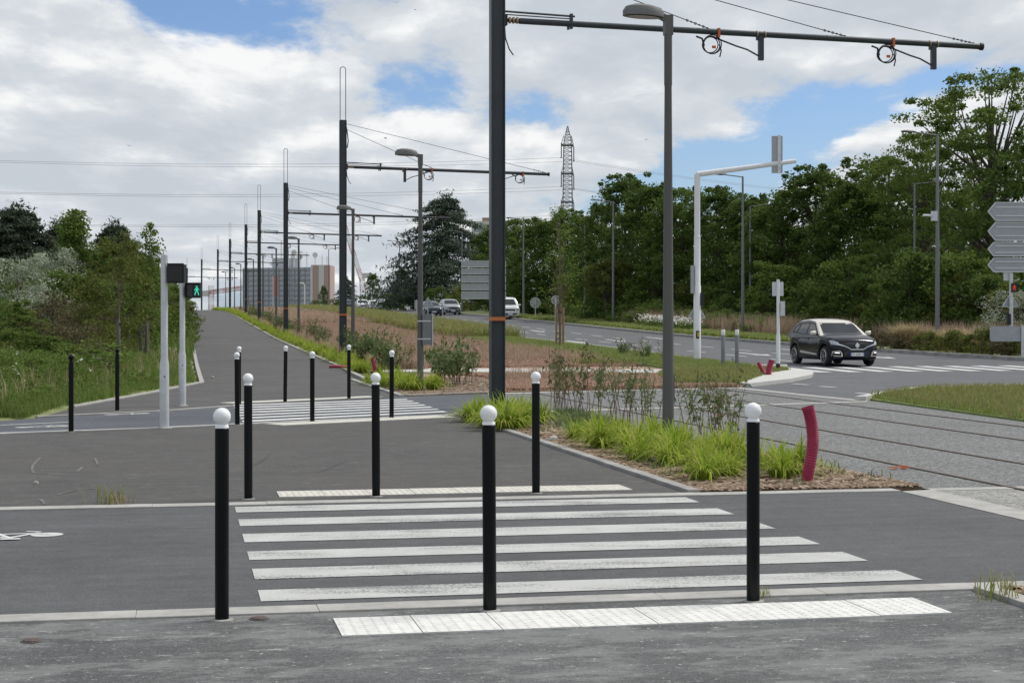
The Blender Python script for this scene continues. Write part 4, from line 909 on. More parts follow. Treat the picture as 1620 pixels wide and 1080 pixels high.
# ================================================================== VEHICLES
from mathutils.bvhtree import BVHTree
def car(label, loc, rz, body, roof, spec='hatch', trim=True, plate=None, L=4.12, Wd=1.78, Ht=1.57, group=None, name='car'):
    t = thing(name, label, 'van' if spec == 'van' else 'car', loc, rz, group); hl = L/2; k = L/4.12; kz = Ht/1.57; kw = Wd/1.78
    if spec == 'van':
        st = [(hl, 0.62, 0.95), (hl-0.08, 0.80, 1.05), (hl-0.3, 0.90, 1.12), (hl-0.8, 0.95, 1.18), (hl-1.2, 0.96, 1.20), (-hl+0.3, 0.96, 1.20), (-hl, 0.90, 1.18)]
        prof = [(hl-0.75, 1.15), (hl-1.45, 1.82), (hl-1.8, 1.92), (-hl+0.5, 1.95), (-hl+0.06, 1.88), (-hl+0.02, 1.15)]; wb, wt, zb_, zt_ = 0.93, 0.78, 1.15, 1.95; kz = 1; kw = 1; xf, xr, rw = hl-0.85, -hl+0.95, 0.34
    else:
        st = [(2.06, 0.50, 0.70), (2.00, 0.68, 0.82), (1.86, 0.80, 0.90), (1.62, 0.865, 0.965), (1.2, 0.89, 1.02), (0.8, 0.89, 1.06), (0, 0.88, 1.02), (-1.0, 0.885, 1.05), (-1.55, 0.88, 1.09), (-1.85, 0.82, 1.08), (-2.02, 0.72, 1.02), (-2.06, 0.60, 0.95)]
        st = [(a*k, b*kw, c*kz) for a, b, c in st]
        prof = [(1.02, 1.00), (0.30, 1.44), (0.05, 1.52), (-0.5, 1.57), (-1.2, 1.53), (-1.55, 1.44), (-1.93, 1.08), (-1.96, 1.0)]
        prof = [(a*k, c*kz) for a, c in prof]; wb, wt, zb_, zt_ = 0.85*kw, 0.63*kw, 1.0*kz, 1.57*kz; xf, xr, rw = 1.29*k, -1.31*k, 0.335
    xs_ = np.linspace(hl, -hl, 64); sx = [s_[0] for s_ in st][::-1]; R_ = rw+0.06
    V = []; Fc = []; n = None
    for x in xs_:
        w = np.interp(x, sx, [s_[1] for s_ in st][::-1]); zt = np.interp(x, sx, [s_[2] for s_ in st][::-1])
        e = abs(x)/hl; zb = 0.20+0.16*max(0, (e-0.9)/0.1)**1.5
        for xw in (xf, xr):
            if abs(x-xw) < R_: zb = max(zb, rw+math.sqrt(R_*R_-(x-xw)**2))
        half = [(0.0, zb), (0.80*w, zb), (0.955*w, zb+0.05*(zt-zb)), (w*0.985, zb+0.20*(zt-zb)), (w, zb+0.42*(zt-zb)), (w*0.995, zb+0.62*(zt-zb)), (w*0.975, zb+0.82*(zt-zb)), (w*0.92, zb+0.95*(zt-zb)), (w*0.80, zt), (w*0.45, zt+0.03), (0.0, zt+0.04)]
        ring = half + [(-a, b) for a, b in half[-2:0:-1]]; n = len(ring); V += [(x, a, b) for a, b in ring]
    for i in range(len(xs_)-1):
        for j in range(n): Fc.append((i*n+j, (i+1)*n+j, (i+1)*n+(j+1) % n, i*n+(j+1) % n))
    Fc.append(tuple(range(n))); Fc.append(tuple((len(xs_)-1)*n+j for j in range(n-1, -1, -1)))
    bo = MB().add(V, Fc).build('body', body, t, True)
    bv1 = BVHTree.FromPolygons(V, Fc)
    MB().box((0, 0, 0.32), (L*0.86, Wd*0.72, 0.24)).build('underbody', 'car_trim', t)
    # cabin
    px_ = [p_[0] for p_ in prof][::-1]; pz_ = [p_[1] for p_ in prof][::-1]; V = []; Fc = []; cx_ = np.linspace(prof[0][0], prof[-1][0], 40)
    wz = lambda z: wb+(wt-wb)*(z-zb_)/(zt_-zb_)
    for x in cx_:
        zr = max(np.interp(x, px_, pz_), zb_+0.012); b0 = zb_-0.06
        ring = [(wz(b0), b0), (wz((b0+zr)/2), (b0+zr)/2), (wz(zr)*1.0, zr-0.05*(zr-b0)), (wz(zr)*0.93, zr), (wz(zr)*0.5, zr+0.02), (0, zr+0.028)]
        ring = ring + [(-a, b) for a, b in ring[-2::-1]]; n = len(ring); V += [(x, a, b) for a, b in ring]
    for i in range(len(cx_)-1):
        for j in range(n-1): Fc.append((i*n+j, (i+1)*n+j, (i+1)*n+j+1, i*n+j+1))
    Fc.append(tuple(range(n))); Fc.append(tuple((len(cx_)-1)*n+j for j in range(n-1, -1, -1)))
    bv2 = BVHTree.FromPolygons(V, Fc); lowF = []; roofF = []
    for f_ in Fc[:-2]:
        j = f_[0] % n; xm_ = (V[f_[0]][0]+V[f_[1]][0])/2
        side = j in (0, n-2) or (j in (1, n-3) and (xm_ < 0.28*k or spec == 'van'))
        (lowF if side else roofF).append(f_)
    MB().add(V, lowF+Fc[-2:]).build('cabin', body, t, True); MB().add(V, roofF).build('roof', roof, t, True)
    def cast(bv, a, b, axis, off):
        if axis == 'y+': o_, d = Vector((a, 5, b)), Vector((0, -1, 0))
        elif axis == 'y-': o_, d = Vector((a, -5, b)), Vector((0, 1, 0))
        elif axis == 'x+': o_, d = Vector((5, a, b)), Vector((-1, 0, 0))
        else: o_, d = Vector((-5, a, b)), Vector((1, 0, 0))
        hit = bv.ray_cast(o_, d)[0]
        if hit is None: hit = o_ + d*(5-hl)
        return hit - d*off
    def decal(nm, m, bv, poly, axis, off=0.008, parent=None, sub=4):
        pts = []
        for i in range(len(poly)):
            a, b = poly[i], poly[(i+1) % len(poly)]
            for s_ in range(sub): f = s_/sub; pts.append((a[0]+(b[0]-a[0])*f, a[1]+(b[1]-a[1])*f))
        c = (sum(p_[0] for p_ in pts)/len(pts), sum(p_[1] for p_ in pts)/len(pts)); Vv = []; Ff = []; m_ = len(pts); rings = 4
        for r in range(rings):
            f = 1-r/rings
            Vv += [cast(bv, c[0]+(p_[0]-c[0])*f, c[1]+(p_[1]-c[1])*f, axis, off) for p_ in pts]
        Vv.append(cast(bv, c[0], c[1], axis, off))
        for r in range(rings-1):
            for i in range(m_): Ff.append((r*m_+i, r*m_+(i+1) % m_, (r+1)*m_+(i+1) % m_, (r+1)*m_+i))
        for i in range(m_): Ff.append(((rings-1)*m_+i, (rings-1)*m_+(i+1) % m_, rings*m_))
        # rim going back into the body, so the piece has depth
        din = {'y+': Vector((0, -1, 0)), 'y-': Vector((0, 1, 0)), 'x+': Vector((-1, 0, 0)), 'x-': Vector((1, 0, 0))}[axis]
        b0 = len(Vv); Vv += [Vv[i]+din*(off+0.012) for i in range(m_)]
        for i in range(m_): Ff.append((i, (i+1) % m_, b0+(i+1) % m_, b0+i))
        me = newmesh(nm, Vv, Ff, m, True); return link(nm, me, parent or t)
    S = lambda pts: [(a*k, b*kz) for a, b in pts]
    if spec == 'van':
        ws = [(-0.70, 1.24), (0.70, 1.24), (0.60, 1.76), (-0.60, 1.76)]; decal('windscreen', 'car_glass', bv2, ws, 'x+')
        for ax in ('y+', 'y-'):
            decal('side_window', 'car_glass', bv2, [(hl-1.0, 1.25), (hl-1.55, 1.72), (hl-2.0, 1.75), (hl-2.0, 1.25)], ax)
            for k2 in (0, 1): decal('side_window', 'car_glass', bv2, [(hl-2.15-1.25*k2, 1.27), (hl-2.15-1.25*k2, 1.74), (hl-3.25-1.25*k2, 1.74), (hl-3.25-1.25*k2, 1.27)], ax)
        decal('grille', 'car_trim', bv1, [(-0.42, 0.72), (0.42, 0.72), (0.46, 0.86), (-0.46, 0.86)], 'x+')
        for s_ in (-1, 1): decal('headlight', 'headlight', bv1, [(s_*0.52, 0.72), (s_*0.80, 0.78), (s_*0.82, 0.98), (s_*0.6, 0.93)], 'x+', 0.012)
        decal('bumper_intake', 'car_trim', bv1, [(-0.6, 0.36), (0.6, 0.36), (0.6, 0.5), (-0.6, 0.5)], 'x+')
    else:
        decal('windscreen', 'car_glass', bv2, [(-0.715*kw, 1.06*kz), (0.715*kw, 1.06*kz), (0.60*kw, 1.445*kz), (-0.60*kw, 1.445*kz)], 'x+')
        decal('rear_window', 'car_glass', bv2, [(-0.6*kw, 1.15*kz), (0.6*kw, 1.15*kz), (0.5*kw, 1.42*kz), (-0.5*kw, 1.42*kz)], 'x-')
        for ax in ('y+', 'y-'):
            decal('window_surround', 'car_trim', bv2, S([(0.80, 1.045), (0.22, 1.405), (-0.3, 1.455), (-1.15, 1.43), (-1.50, 1.30), (-1.62, 1.12), (-0.5, 1.055)]), ax, 0.004)
            decal('side_window', 'car_glass', bv2, S([(0.70, 1.065), (0.20, 1.38), (-0.22, 1.42), (-0.22, 1.07)]), ax, 0.012)
            decal('side_window', 'car_glass', bv2, S([(-0.30, 1.07), (-0.30, 1.42), (-0.98, 1.40), (-1.12, 1.11)]), ax, 0.012)
            decal('side_window', 'car_glass', bv2, S([(-1.20, 1.13), (-1.08, 1.385), (-1.38, 1.29), (-1.46, 1.15)]), ax, 0.012)
            if trim:
                decal('sill_trim', 'car_cream' if roof == 'car_cream' else 'car_trim', bv1, S([(0.72, 0.36), (0.72, 0.41), (-0.66, 0.50), (-0.74, 0.46), (-0.66, 0.42)]), ax, 0.014)
                dr = decal('door_seam', 'car_trim', bv1, S([(-0.25, 0.45), (-0.25, 1.02), (-0.262, 1.02), (-0.262, 0.45)]), ax, 0.003)
                decal('door_handle', body, bv1, S([(-0.05, 0.88), (-0.20, 0.885), (-0.20, 0.915), (-0.05, 0.91)]), ax, 0.025); decal('door_handle', body, bv1, S([(-0.85, 0.92), (-1.0, 0.925), (-1.0, 0.955), (-0.85, 0.95)]), ax, 0.025)
        fr = decal('grille', 'car_trim', bv1, [(-0.62*kw, 0.725), (-0.34*kw, 0.60), (0.34*kw, 0.60), (0.62*kw, 0.725), (0.55*kw, 0.755), (0.22*kw, 0.79), (-0.22*kw, 0.79), (-0.55*kw, 0.755)], 'x+', 0.006)
        if trim:
            for a, b in (((-0.66, 0.725), (-0.34, 0.62)), ((-0.34, 0.62), (-0.22, 0.545)), ((-0.22, 0.545), (0.22, 0.545)), ((0.22, 0.545), (0.34, 0.62)), ((0.34, 0.62), (0.66, 0.725))):
                decal('grille_bar', 'chrome', bv1, [(a[0], a[1]), (b[0], b[1]), (b[0], b[1]+0.034), (a[0], a[1]+0.034)], 'x+', 0.02, fr)
            em = decal('emblem', 'chrome', bv1, [(0, 0.585), (0.085, 0.69), (0, 0.80), (-0.085, 0.69)], 'x+', 0.035, fr)
            decal('emblem_inset', 'car_trim', bv1, [(0, 0.64), (0.032, 0.69), (0, 0.745), (-0.032, 0.69)], 'x+', 0.042, em) if False else None
        for s_ in (-1, 1):
            hd = decal('headlight', 'headlight', bv1, [(s_*0.60*kw, 0.70*kz), (s_*0.80*kw, 0.72*kz), (s_*0.845*kw, 0.86*kz), (s_*0.78*kw, 0.87*kz), (s_*0.64*kw, 0.80*kz)], 'x+', 0.012)
            fg = decal('fog_surround', 'car_cream' if trim else 'car_trim', bv1, [(s_*0.50*kw, 0.32), (s_*0.80*kw, 0.34), (s_*0.80*kw, 0.50), (s_*0.60*kw, 0.52), (s_*0.53*kw, 0.46)], 'x+', 0.010)
            decal('fog_recess', 'car_trim', bv1, [(s_*0.55*kw, 0.345), (s_*0.775*kw, 0.365), (s_*0.775*kw, 0.475), (s_*0.61*kw, 0.49), (s_*0.565*kw, 0.445)], 'x+', 0.016, fg)
            if trim: decal('running_light', 'drl', bv1, [(s_*0.61*kw, 0.435), (s_*0.74*kw, 0.44), (s_*0.74*kw, 0.468), (s_*0.61*kw, 0.465)], 'x+', 0.024, fg)
        decal('bumper_intake', 'car_trim', bv1, [(-0.48*kw, 0.30), (0.48*kw, 0.30), (0.45*kw, 0.50), (-0.45*kw, 0.50)], 'x+', 0.005)
        for s_ in (-1, 1): decal('tail_light', 'red_lamp', bv1, [(s_*0.5*kw, 0.80*kz), (s_*0.74*kw, 0.80*kz), (s_*0.70*kw, 0.95*kz), (s_*0.5*kw, 0.95*kz)], 'x-', 0.012)
    for s_ in (-1, 1):
        yb = (0.93 if spec != 'van' else 0.98)*kw; xm = prof[0][0]-0.30; zm = zb_+0.10
        mb = MB(); mb.lathe([(0.02, -0.11), (0.085, -0.08), (0.10, 0.0), (0.085, 0.08), (0.02, 0.11)], 10); mb.v = [(xm+v[0]*0.75, s_*(yb+0.07)+v[2]*s_, zm+v[1]*0.8) for v in mb.v]
        mi = mb.build('mirror', roof, t, True); MB().bar((xm, s_*(yb-0.12), zm-0.06), (xm, s_*(yb+0.0), zm-0.03), 0.05).build('mirror_arm', 'car_trim', mi)
    for xw in (xf, xr):
        for s_ in (-1, 1):
            yw = s_*(Wd/2-0.13); wl = thing('wheel', None, None, (xw, yw, rw)); wl.parent = t
            mb = MB(); mb.tube([(0, -0.105, 0), (0, -0.095, 0), (0, -0.06, 0), (0, 0.06, 0), (0, 0.095, 0), (0, 0.105, 0)], [rw*0.70, rw*0.93, rw, rw, rw*0.93, rw*0.70], 24); mb.build('tyre', 'tyre', wl, True)
            mb = MB(); yo = s_*0.108
            mb.tube([(0, yo-0.004, 0), (0, yo+0.004, 0)], rw*0.16, 12)
            for q_ in range(10): g = 2*math.pi*(q_//2)/5+(0.14 if q_ % 2 else -0.14); mb.bar((0.05*math.cos(g), yo, 0.05*math.sin(g)), (rw*0.66*math.cos(g), yo, rw*0.66*math.sin(g)), 0.034, 0.012)
            mb.torus((0, yo, 0), rw*0.66, 0.02, (0, 1, 0), 24, 6); mb.build('rim', 'rim', wl, True)
    if plate is not None:
        pc = cast(bv1, 0, 0.40, 'x+', 0.025); pt = MB().box(pc, (0.02, 0.52, 0.11)).build('number_plate', 'plate_white', t)
        MB().box(pc+Vector((0.004, -0.238, 0)), (0.02, 0.044, 0.11)).build('plate_band', 'plate_blue', pt); MB().box(pc+Vector((0.004, 0.238, 0)), (0.02, 0.044, 0.11)).build('plate_band', 'plate_blue', pt)
        if plate:
            cu = bpy.data.curves.new('plate_text', 'FONT'); cu.body = plate; cu.size = 0.105; cu.align_x = 'CENTER'; cu.align_y = 'CENTER'; tmp = bpy.data.objects.new('tmp', cu)
            C.objects.link(tmp); me = bpy.data.meshes.new_from_object(tmp.evaluated_get(bpy.context.evaluated_depsgraph_get())); bpy.data.objects.remove(tmp)
            me.materials.clear(); me.materials.append(MATS['signal_black']); o = link('plate_text', me, pt); o.location = pc+Vector((0.0125, 0, 0)); o.rotation_euler = (math.pi/2, 0, math.pi/2)
    return t
HEAD = math.atan2(-CU, SU)                              # oncoming traffic drives towards the camera
p = P(1322, 577.5); car('black crossover with cream roof and mirrors driving over the road zebra', (p.x, p.y+0.6, h(p.y)-0.004), HEAD+0.015, 'car_black', 'car_cream', plate='CW-608-YY')
def far_car(label, px, Yd, body, roof=None, spec='hatch', **kw):
    x, y = XY(px, Yd); return car(label, (x, y, h(Yd)-0.004), HEAD+kw.pop('da', 0.0), body, roof or body, spec, trim=False, plate='', **kw)
far_car('white passenger van coming down the road behind the nearest mast', 799, 148, 'car_white', spec='van', L=4.9, Wd=1.92, Ht=1.95, name='van')
far_car('silver-grey tall car following the dark blue one on the distant road', 711.5, 172, 'car_silver', L=4.5, Wd=1.84, Ht=1.66)
far_car('dark blue car beside the distant triangle sign', 682, 163, 'car_blue', L=4.2, Wd=1.76, Ht=1.45)
far_car('white car leading the pair of white cars near the crest', 573, 226, 'car_white', L=4.3, Wd=1.8, Ht=1.55)
far_car('white car with red tail lights driving away towards the crest', 589, 246, 'car_white', L=4.3, Wd=1.8, Ht=1.5, da=math.pi)
far_car('dark car near the crest half hidden by the second mast', 549, 232, 'car_black', L=4.3, Wd=1.8, Ht=1.5)

# ================================================================== FAR BACKGROUND STRUCTURES
# office block
Yb = 560.0; k = Yb/F; zt = ZT(424, Yb)
t = thing('office_block', 'long grey office block with gridded facade and rooftop antennas on the crest', 'building', (XY(385, Yb)[0], Yb, 0))
wA = (497-385)*k; yA = 10.0; zt2 = ZT(421.5, Yb+yA*0)
ux = Vector((wA, -yA, 0)); ulen = ux.length; ux.normalize(); un = Vector((ux.y, -ux.x, 0))   # outward: to the camera
if un.y > 0: un = -un
mb = MB(); hh = zt+1.0
V = [Vector((0, 0, -4)), Vector((0, 0, -4))+ux*ulen, Vector((-2, 14, -4))+ux*ulen, Vector((1.5, 14, -4))]
V = V+[v+Vector((0, 0, hh+4-1.0)) for v in V]; mb.add(V, [(0, 1, 5, 4), (1, 2, 6, 5), (2, 3, 7, 6), (3, 0, 4, 7), (4, 5, 6, 7), (3, 2, 1, 0)]); mb.build('wall', 'building_grey', t)
nc, nr = 13, 12; cw = ulen/nc; rh = (hh-1)/nr
wm = MB().box((0, 0, 0), (cw*0.84, 0.3, rh*0.42)).mesh('window', 'building_pane'); ang = math.atan2(ux.y, ux.x)
for i in range(nc):
    for j in range(nr):
        c_ = ux*(cw*(i+0.5))+un*0.18+Vector((0, 0, rh*(j+0.55))); link('window', wm, t, c_, ang)
mm = MB().box((0, 0, 0), (0.16, 0.3, hh-1.0)).mesh('mullion', 'building_pane')
for i in range(nc+1): link('mullion', mm, t, ux*(cw*i)+un*0.24+Vector((0, 0, (hh-1)/2)), ang)
c0 = ux*(ulen+0.1); wE = (527-497)*k
mb = MB(); mb.box(c0+Vector((wE/2, 7.0, hh/2)), (wE, 14, hh-0.6)); mb.build('end_wing', 'building_pink', t)
mb = MB(); mb.box(c0+Vector((wE*0.55, -0.1, hh*0.5)), (wE*0.28, 0.4, hh-1)); mb.box(c0+Vector((0.35, -0.1, hh*0.5)), (0.6, 0.4, hh-1)); mb.build('window_band', 'building_white', t)
for xx, hh2, kind in ((0.42, 5, 0), (0.55, 9, 0), (0.62, 13, 1), (0.66, 7, 0), (0.74, 5, 2), (0.83, 3.5, 2), (0.93, 5, 0), (1.05, 4, 2), (1.15, 4, 0), (1.22, 3.6, 0)):
    b = ux*(ulen*min(xx, 0.98))+Vector((max(0, xx-0.98)*ulen*0.9, 3, hh-0.9)); mb = MB(); mb.tube([b, b+Vector((0, 0, hh2))], 0.14 if kind != 1 else 0.3, 6)
    if kind == 2: mb.tube([b+Vector((0, 0, hh2)), b+Vector((0, -0.4, hh2+0.1))], 0.9, 10)
    if kind == 1: mb.box(b+Vector((0, 0, hh2*0.6)), (1.6, 1.6, 0.4))
    mb.build('antenna', 'building_white', t)
MB().box(ux*(ulen*0.62)+Vector((0, 6, hh+0.6)), (9, 5, 3.4)).build('roof_plant', 'building_grey', t)
x, y = XY(432, 250); t = thing('banner', 'upright pink banner on a pole before the office block', 'banner', (x, y, h(250))); MB().tube([(0, 0, -0.2), (0, 0, 5.2)], 0.05, 8).build('pole', 'white_metal', t); MB().box((0.42, 0, 3.6), (0.75, 0.03, 3.0)).build('cloth', 'crane_red', t)
x, y = XY(482, 262); t = thing('barrier_post', 'white bent post with red foot near the crest', 'post', (x, y, h(262))); MB().tube([(0, 0, 0.9), (0, 0, 4.1), (-0.3, 0, 4.4), (-0.9, 0, 4.4)], 0.09, 8).build('post', 'white_metal', t, True); MB().tube([(0, 0, -0.3), (0, 0, 0.95)], 0.16, 8).build('red_foot', 'litter_red', t, True)
x, y = XY(785, 330); t = thing('apartment_block', 'pale flat-roofed block peeking above the trees beside the nearest mast', 'building', (x, y, 0)); MB().box((0, 8, 11), (10, 10, 22.5)).build('wall', 'building_white', t); MB().box((-1.8, 6, ZT(356, 338)), (2.2, 3, 2.6)).build('roof_box', 'wood_stake', t)
mb = MB(); 
for zz in (15.5, 18.0, 20.5): mb.box((0, 2.95, zz), (9, 0.12, 0.8))
mb.build('window_band', 'building_pane', t)

def lattice(mb, a, b, w0, w1, n, r):
    a, b = Vector(a), Vector(b); d = (b-a).normalized(); R = d.to_track_quat('Z', 'Y').to_matrix(); prev = None
    for i in range(n+1):
        f = i/n; c = a.lerp(b, f); w = w0+(w1-w0)*f; ring = [c+R @ Vector((sx_*w/2, sy_*w/2, 0)) for sx_, sy_ in ((-1, -1), (1, -1), (1, 1), (-1, 1))]
        if prev:
            for j in range(4): mb.bar(prev[j], ring[j], r); mb.bar(prev[j], ring[(j+1) % 4], r*0.75)
            for j in range(4): mb.bar(ring[j], ring[(j+1) % 4], r*0.7)
        prev = ring
def crane(name, label, segs, m=('crane_red', 'crane_white')):
    t = thing(name, label, 'crane', segs[0][1])
    o_ = Vector(segs[0][1])
    for i, (nm, a, b, w, n) in enumerate(segs):
        nseg = 6 if nm != 'counterweight' else 1; a_, b_ = Vector(a)-o_, Vector(b)-o_
        if nm == 'counterweight': MB().box((a_+b_)/2, (3, 2, 2)).build('counterweight', m[1], t); continue
        root = None
        for q_ in range(nseg):
            mb = MB(); lattice(mb, a_.lerp(b_, q_/nseg), a_.lerp(b_, (q_+1)/nseg), w, w, max(2, n//nseg), 0.13); mb.build(nm, m[q_ % 2], t)
    return t
Yc = 700
C3 = lambda px, py, Y=Yc: (XY(px, Y)[0], Y, ZT(py, Y))
crane('tower_crane', 'distant red and white tower crane with long level jib beyond the crest', [('mast', C3(334, 512), C3(334, 452), 2.0, 18), ('jib', C3(334, 462), C3(388, 455), 1.8, 30), ('counter_jib', C3(334, 462), C3(320, 463.5), 1.6, 12), ('counterweight', C3(325, 465), C3(326, 465), 1, 1)])
Yc2 = 650; b0 = C3(576, 505, Yc2)
crane('luffing_crane', 'distant red crane with steeply raised lattice boom behind the second mast', [('mast', b0, C3(573, 440, Yc2), 2.0, 18), ('boom', C3(573, 445, Yc2), C3(536, 328, Yc2), 1.6, 36), ('counterweight', C3(579, 436, Yc2), C3(580, 436, Yc2), 1, 1)])
# pylon and its wires
Yp = 350.0; k = Yp/F; xp, _ = XY(898, Yp); zb0 = h(Yp); t = thing('power_pylon', 'tall grey lattice power pylon rising behind the tree belt', 'pylon', (xp, Yp, zb0))
zp = lambda py: ZT(py, Yp)-zb0
mb = MB(); 
lattice(mb, (0, 0, 0), (0, 0, zp(345)), 3.6, 2.1, 14, 0.16); lattice(mb, (0, 0, zp(345)), (0, 0, zp(240)), 2.05, 1.7, 16, 0.12); lattice(mb, (0, 0, zp(240)), (0, 0, zp(222)), 1.7, 1.5, 3, 0.12); lattice(mb, (0, 0, zp(222)), (0, 0, zp(200)), 1.5, 0.15, 5, 0.10)
mb.build('tower', 'pylon_steel', t)
ends = []
for py in (230, 275, 320):
    mb = MB(); z = zp(py)
    for s_ in (-1, 1):
        e = Vector((s_*1.45, s_*3.8, z)); mb.bar((s_*0.9, -0.9, z), e, 0.16); mb.bar((s_*0.9, 0.9, z), e, 0.16); mb.bar((s_*0.8, 0, z+2.0), e, 0.14)
    mb.box((0, 0, z), (2.4, 2.4, 0.2)); mb.build('cross_arm', 'pylon_steel', t)
    for s_ in (-1, 1):
        e = Vector((s_*1.45, s_*3.8, z)); i_ = MB(); i_.tube([e, e-Vector((0, 0, 2.8))], 0.11, 6); i_.tube([e-Vector((0, 0, 2.85)), e-Vector((0, 0, 3.1))], 0.2, 6); i_.build('insulator', 'lamp_grey', t)
        ends.append(Vector((xp, Yp, zb0))+e-Vector((0, 0, 3.0)))
for i, e in enumerate(ends):
    for sgn, far in ((-1, Vector((-230, Yp-70, e.z+3))), (1, Vector((190, Yp+110, e.z+1)))):
        pts = []
        for q_ in range(25):
            f = q_/24; pp = e.lerp(far, f); pp.z -= 4*5.0*f*(1-f); pts.append(pp-e)
        o = MB().tube(pts, 0.026, 4, cap=False).build('power_line', 'wire_pale', None, loc=e); tag(o, 'thin sagging overhead power line leaving the lattice pylon', 'power line', 'power lines of the pylon')
# birds
def bird(px, py, Y_, s_, rz):
    t = thing('bird', 'small dark bird gliding in the cloudy sky', 'bird', (XY(px, Y_)[0], Y_, ZT(py, Y_)), rz, 'birds in the sky'); t.scale = (s_,)*3
    MB().tube([(0, -0.20, 0), (0, -0.1, 0.01), (0, 0.05, 0.01), (0, 0.15, 0.02), (0, 0.2, 0.02)], [0.015, 0.04, 0.05, 0.03, 0.008], 8).build('body', 'bird', t, True)
    for q_ in (-1, 1): mb = MB(); mb.add([(q_*0.03, 0.08, 0.02), (q_*0.22, 0.10, 0.12), (q_*0.46, -0.02, 0.03), (q_*0.2, -0.04, 0.10), (q_*0.03, -0.08, 0.02), (q_*0.2, 0.03, 0.085)], [(0, 1, 3, 4), (1, 2, 3), (0, 5, 4), (0, 1, 5), (1, 2, 5), (2, 3, 5), (3, 4, 5)]); mb.build('wing', 'bird', t)
for a_ in ((205, 231, 120, 0.55, 0.4), (610, 219, 110, 0.5, 1.2), (1022, 221, 130, 0.5, -0.6), (1355, 265, 150, 0.55, 0.8), (627, 5, 140, 0.5, 0.2), (657, 16, 150, 0.45, 0.9)): bird(*a_)

# ================================================================== VEGETATION
def rand_frames(n, up=0.4, droop=0.0):
    a = rng.normal(size=(n, 3)); nrm = rng.normal(size=(n, 3)); nrm[:, 2] += up*2.0
    nrm /= np.linalg.norm(nrm, axis=1)[:, None]; a -= nrm*(a*nrm).sum(1)[:, None]; a /= np.linalg.norm(a, axis=1)[:, None]; a[:, 2] -= droop
    b = np.cross(nrm, a); return a, b
def leaves(centers, size, width=0.55, up=0.4, droop=0.0, fold=True):
    n = len(centers); a, b = rand_frames(n, up, droop); s_ = size*rng.uniform(0.6, 1.25, n)[:, None]; nr = np.cross(a, b)
    c = centers; V = np.stack([c-a*s_*0.5, c+b*s_*width*0.5-nr*s_*0.08, c+a*s_*0.5, c-b*s_*width*0.5-nr*s_*0.08], 1)
    return V.reshape(-1, 3), np.arange(n*4).reshape(n, 4)
def clump_points(cs, rs, per, flat=0.7):
    out = []
    for c, r in zip(cs, rs):
        d = rng.normal(size=(per, 3)); d /= np.linalg.norm(d, axis=1)[:, None]; d *= (rng.random(per)**0.45)[:, None]*r; d[:, 2] *= flat; out.append(c+d)
    return np.concatenate(out)
def crown_clumps(n, R, z0, z1, shape='round'):
    cs = []
    while len(cs) < n:
        u = rng.random(); z = z0+(z1-z0)*u; th = rng.uniform(0, 2*math.pi)
        if shape == 'round': env = math.sqrt(max(0.03, 1-(2*u-1)**2*0.92))
        elif shape == 'cone': env = 1.02-0.9*u
        elif shape == 'egg': env = math.sin(math.pi*(0.12+0.80*u**0.8))
        else: env = 1-0.55*u**2
        r = R*env*rng.random()**0.42*rng.uniform(0.85, 1.12)
        cs.append((r*math.cos(th), r*math.sin(th), z))
    return np.array(cs)
def make_tree(name, R, z0, H_, m, nclump, per, leaf, cr, shape='round', bark='bark', trunk_r=0.16, limbs=22, cat='tree', up=0.4, flat=0.7, width=0.55):
    t = thing(name, '', cat)
    cs = crown_clumps(nclump, R, z0, H_-cr*0.5, shape); rs = cr*rng.uniform(0.45, 1.35, nclump); k0 = nclump//8; cs[:k0] *= np.array([1.12, 1.12, 1.0]); cs[:k0, 2] += rng.uniform(0, 0.07, k0)*H_*(cs[:k0, 2] > H_*0.5); rs[:k0] *= 0.55
    V, Fi = leaves(clump_points(cs, rs, per, flat), leaf, width, up)
    o = link('crown', big('crown', V, Fi, m, nper=4), t)
    mb = MB(); top = H_*0.86; pts = [(0, 0, -0.3)]; x = y = 0
    for i in range(1, 7): x += random.uniform(-0.03, 0.03)*H_*0.3; y += random.uniform(-0.03, 0.03)*H_*0.3; pts.append((x*i/6, y*i/6, top*i/6))
    mb.tube(pts, [trunk_r*(1.15-1.0*i/6.5) for i in range(7)], 8)
    for c in cs[rng.choice(nclump, min(limbs, nclump), replace=False)]:
        zz = max(z0*0.5, c[2]*random.uniform(0.45, 0.75)); f = zz/top*6; i = min(int(f), 5); a = Vector(pts[i]).lerp(Vector(pts[i+1]), f-i)
        mid = a.lerp(Vector(c), 0.55)+Vector((0, 0, -0.05*H_*0.2)); mb.tube([a, mid, Vector(c)], [trunk_r*0.34, trunk_r*0.2, trunk_r*0.07], 5, cap=False)
    mb.build('trunk', bark, t, True)
    return t
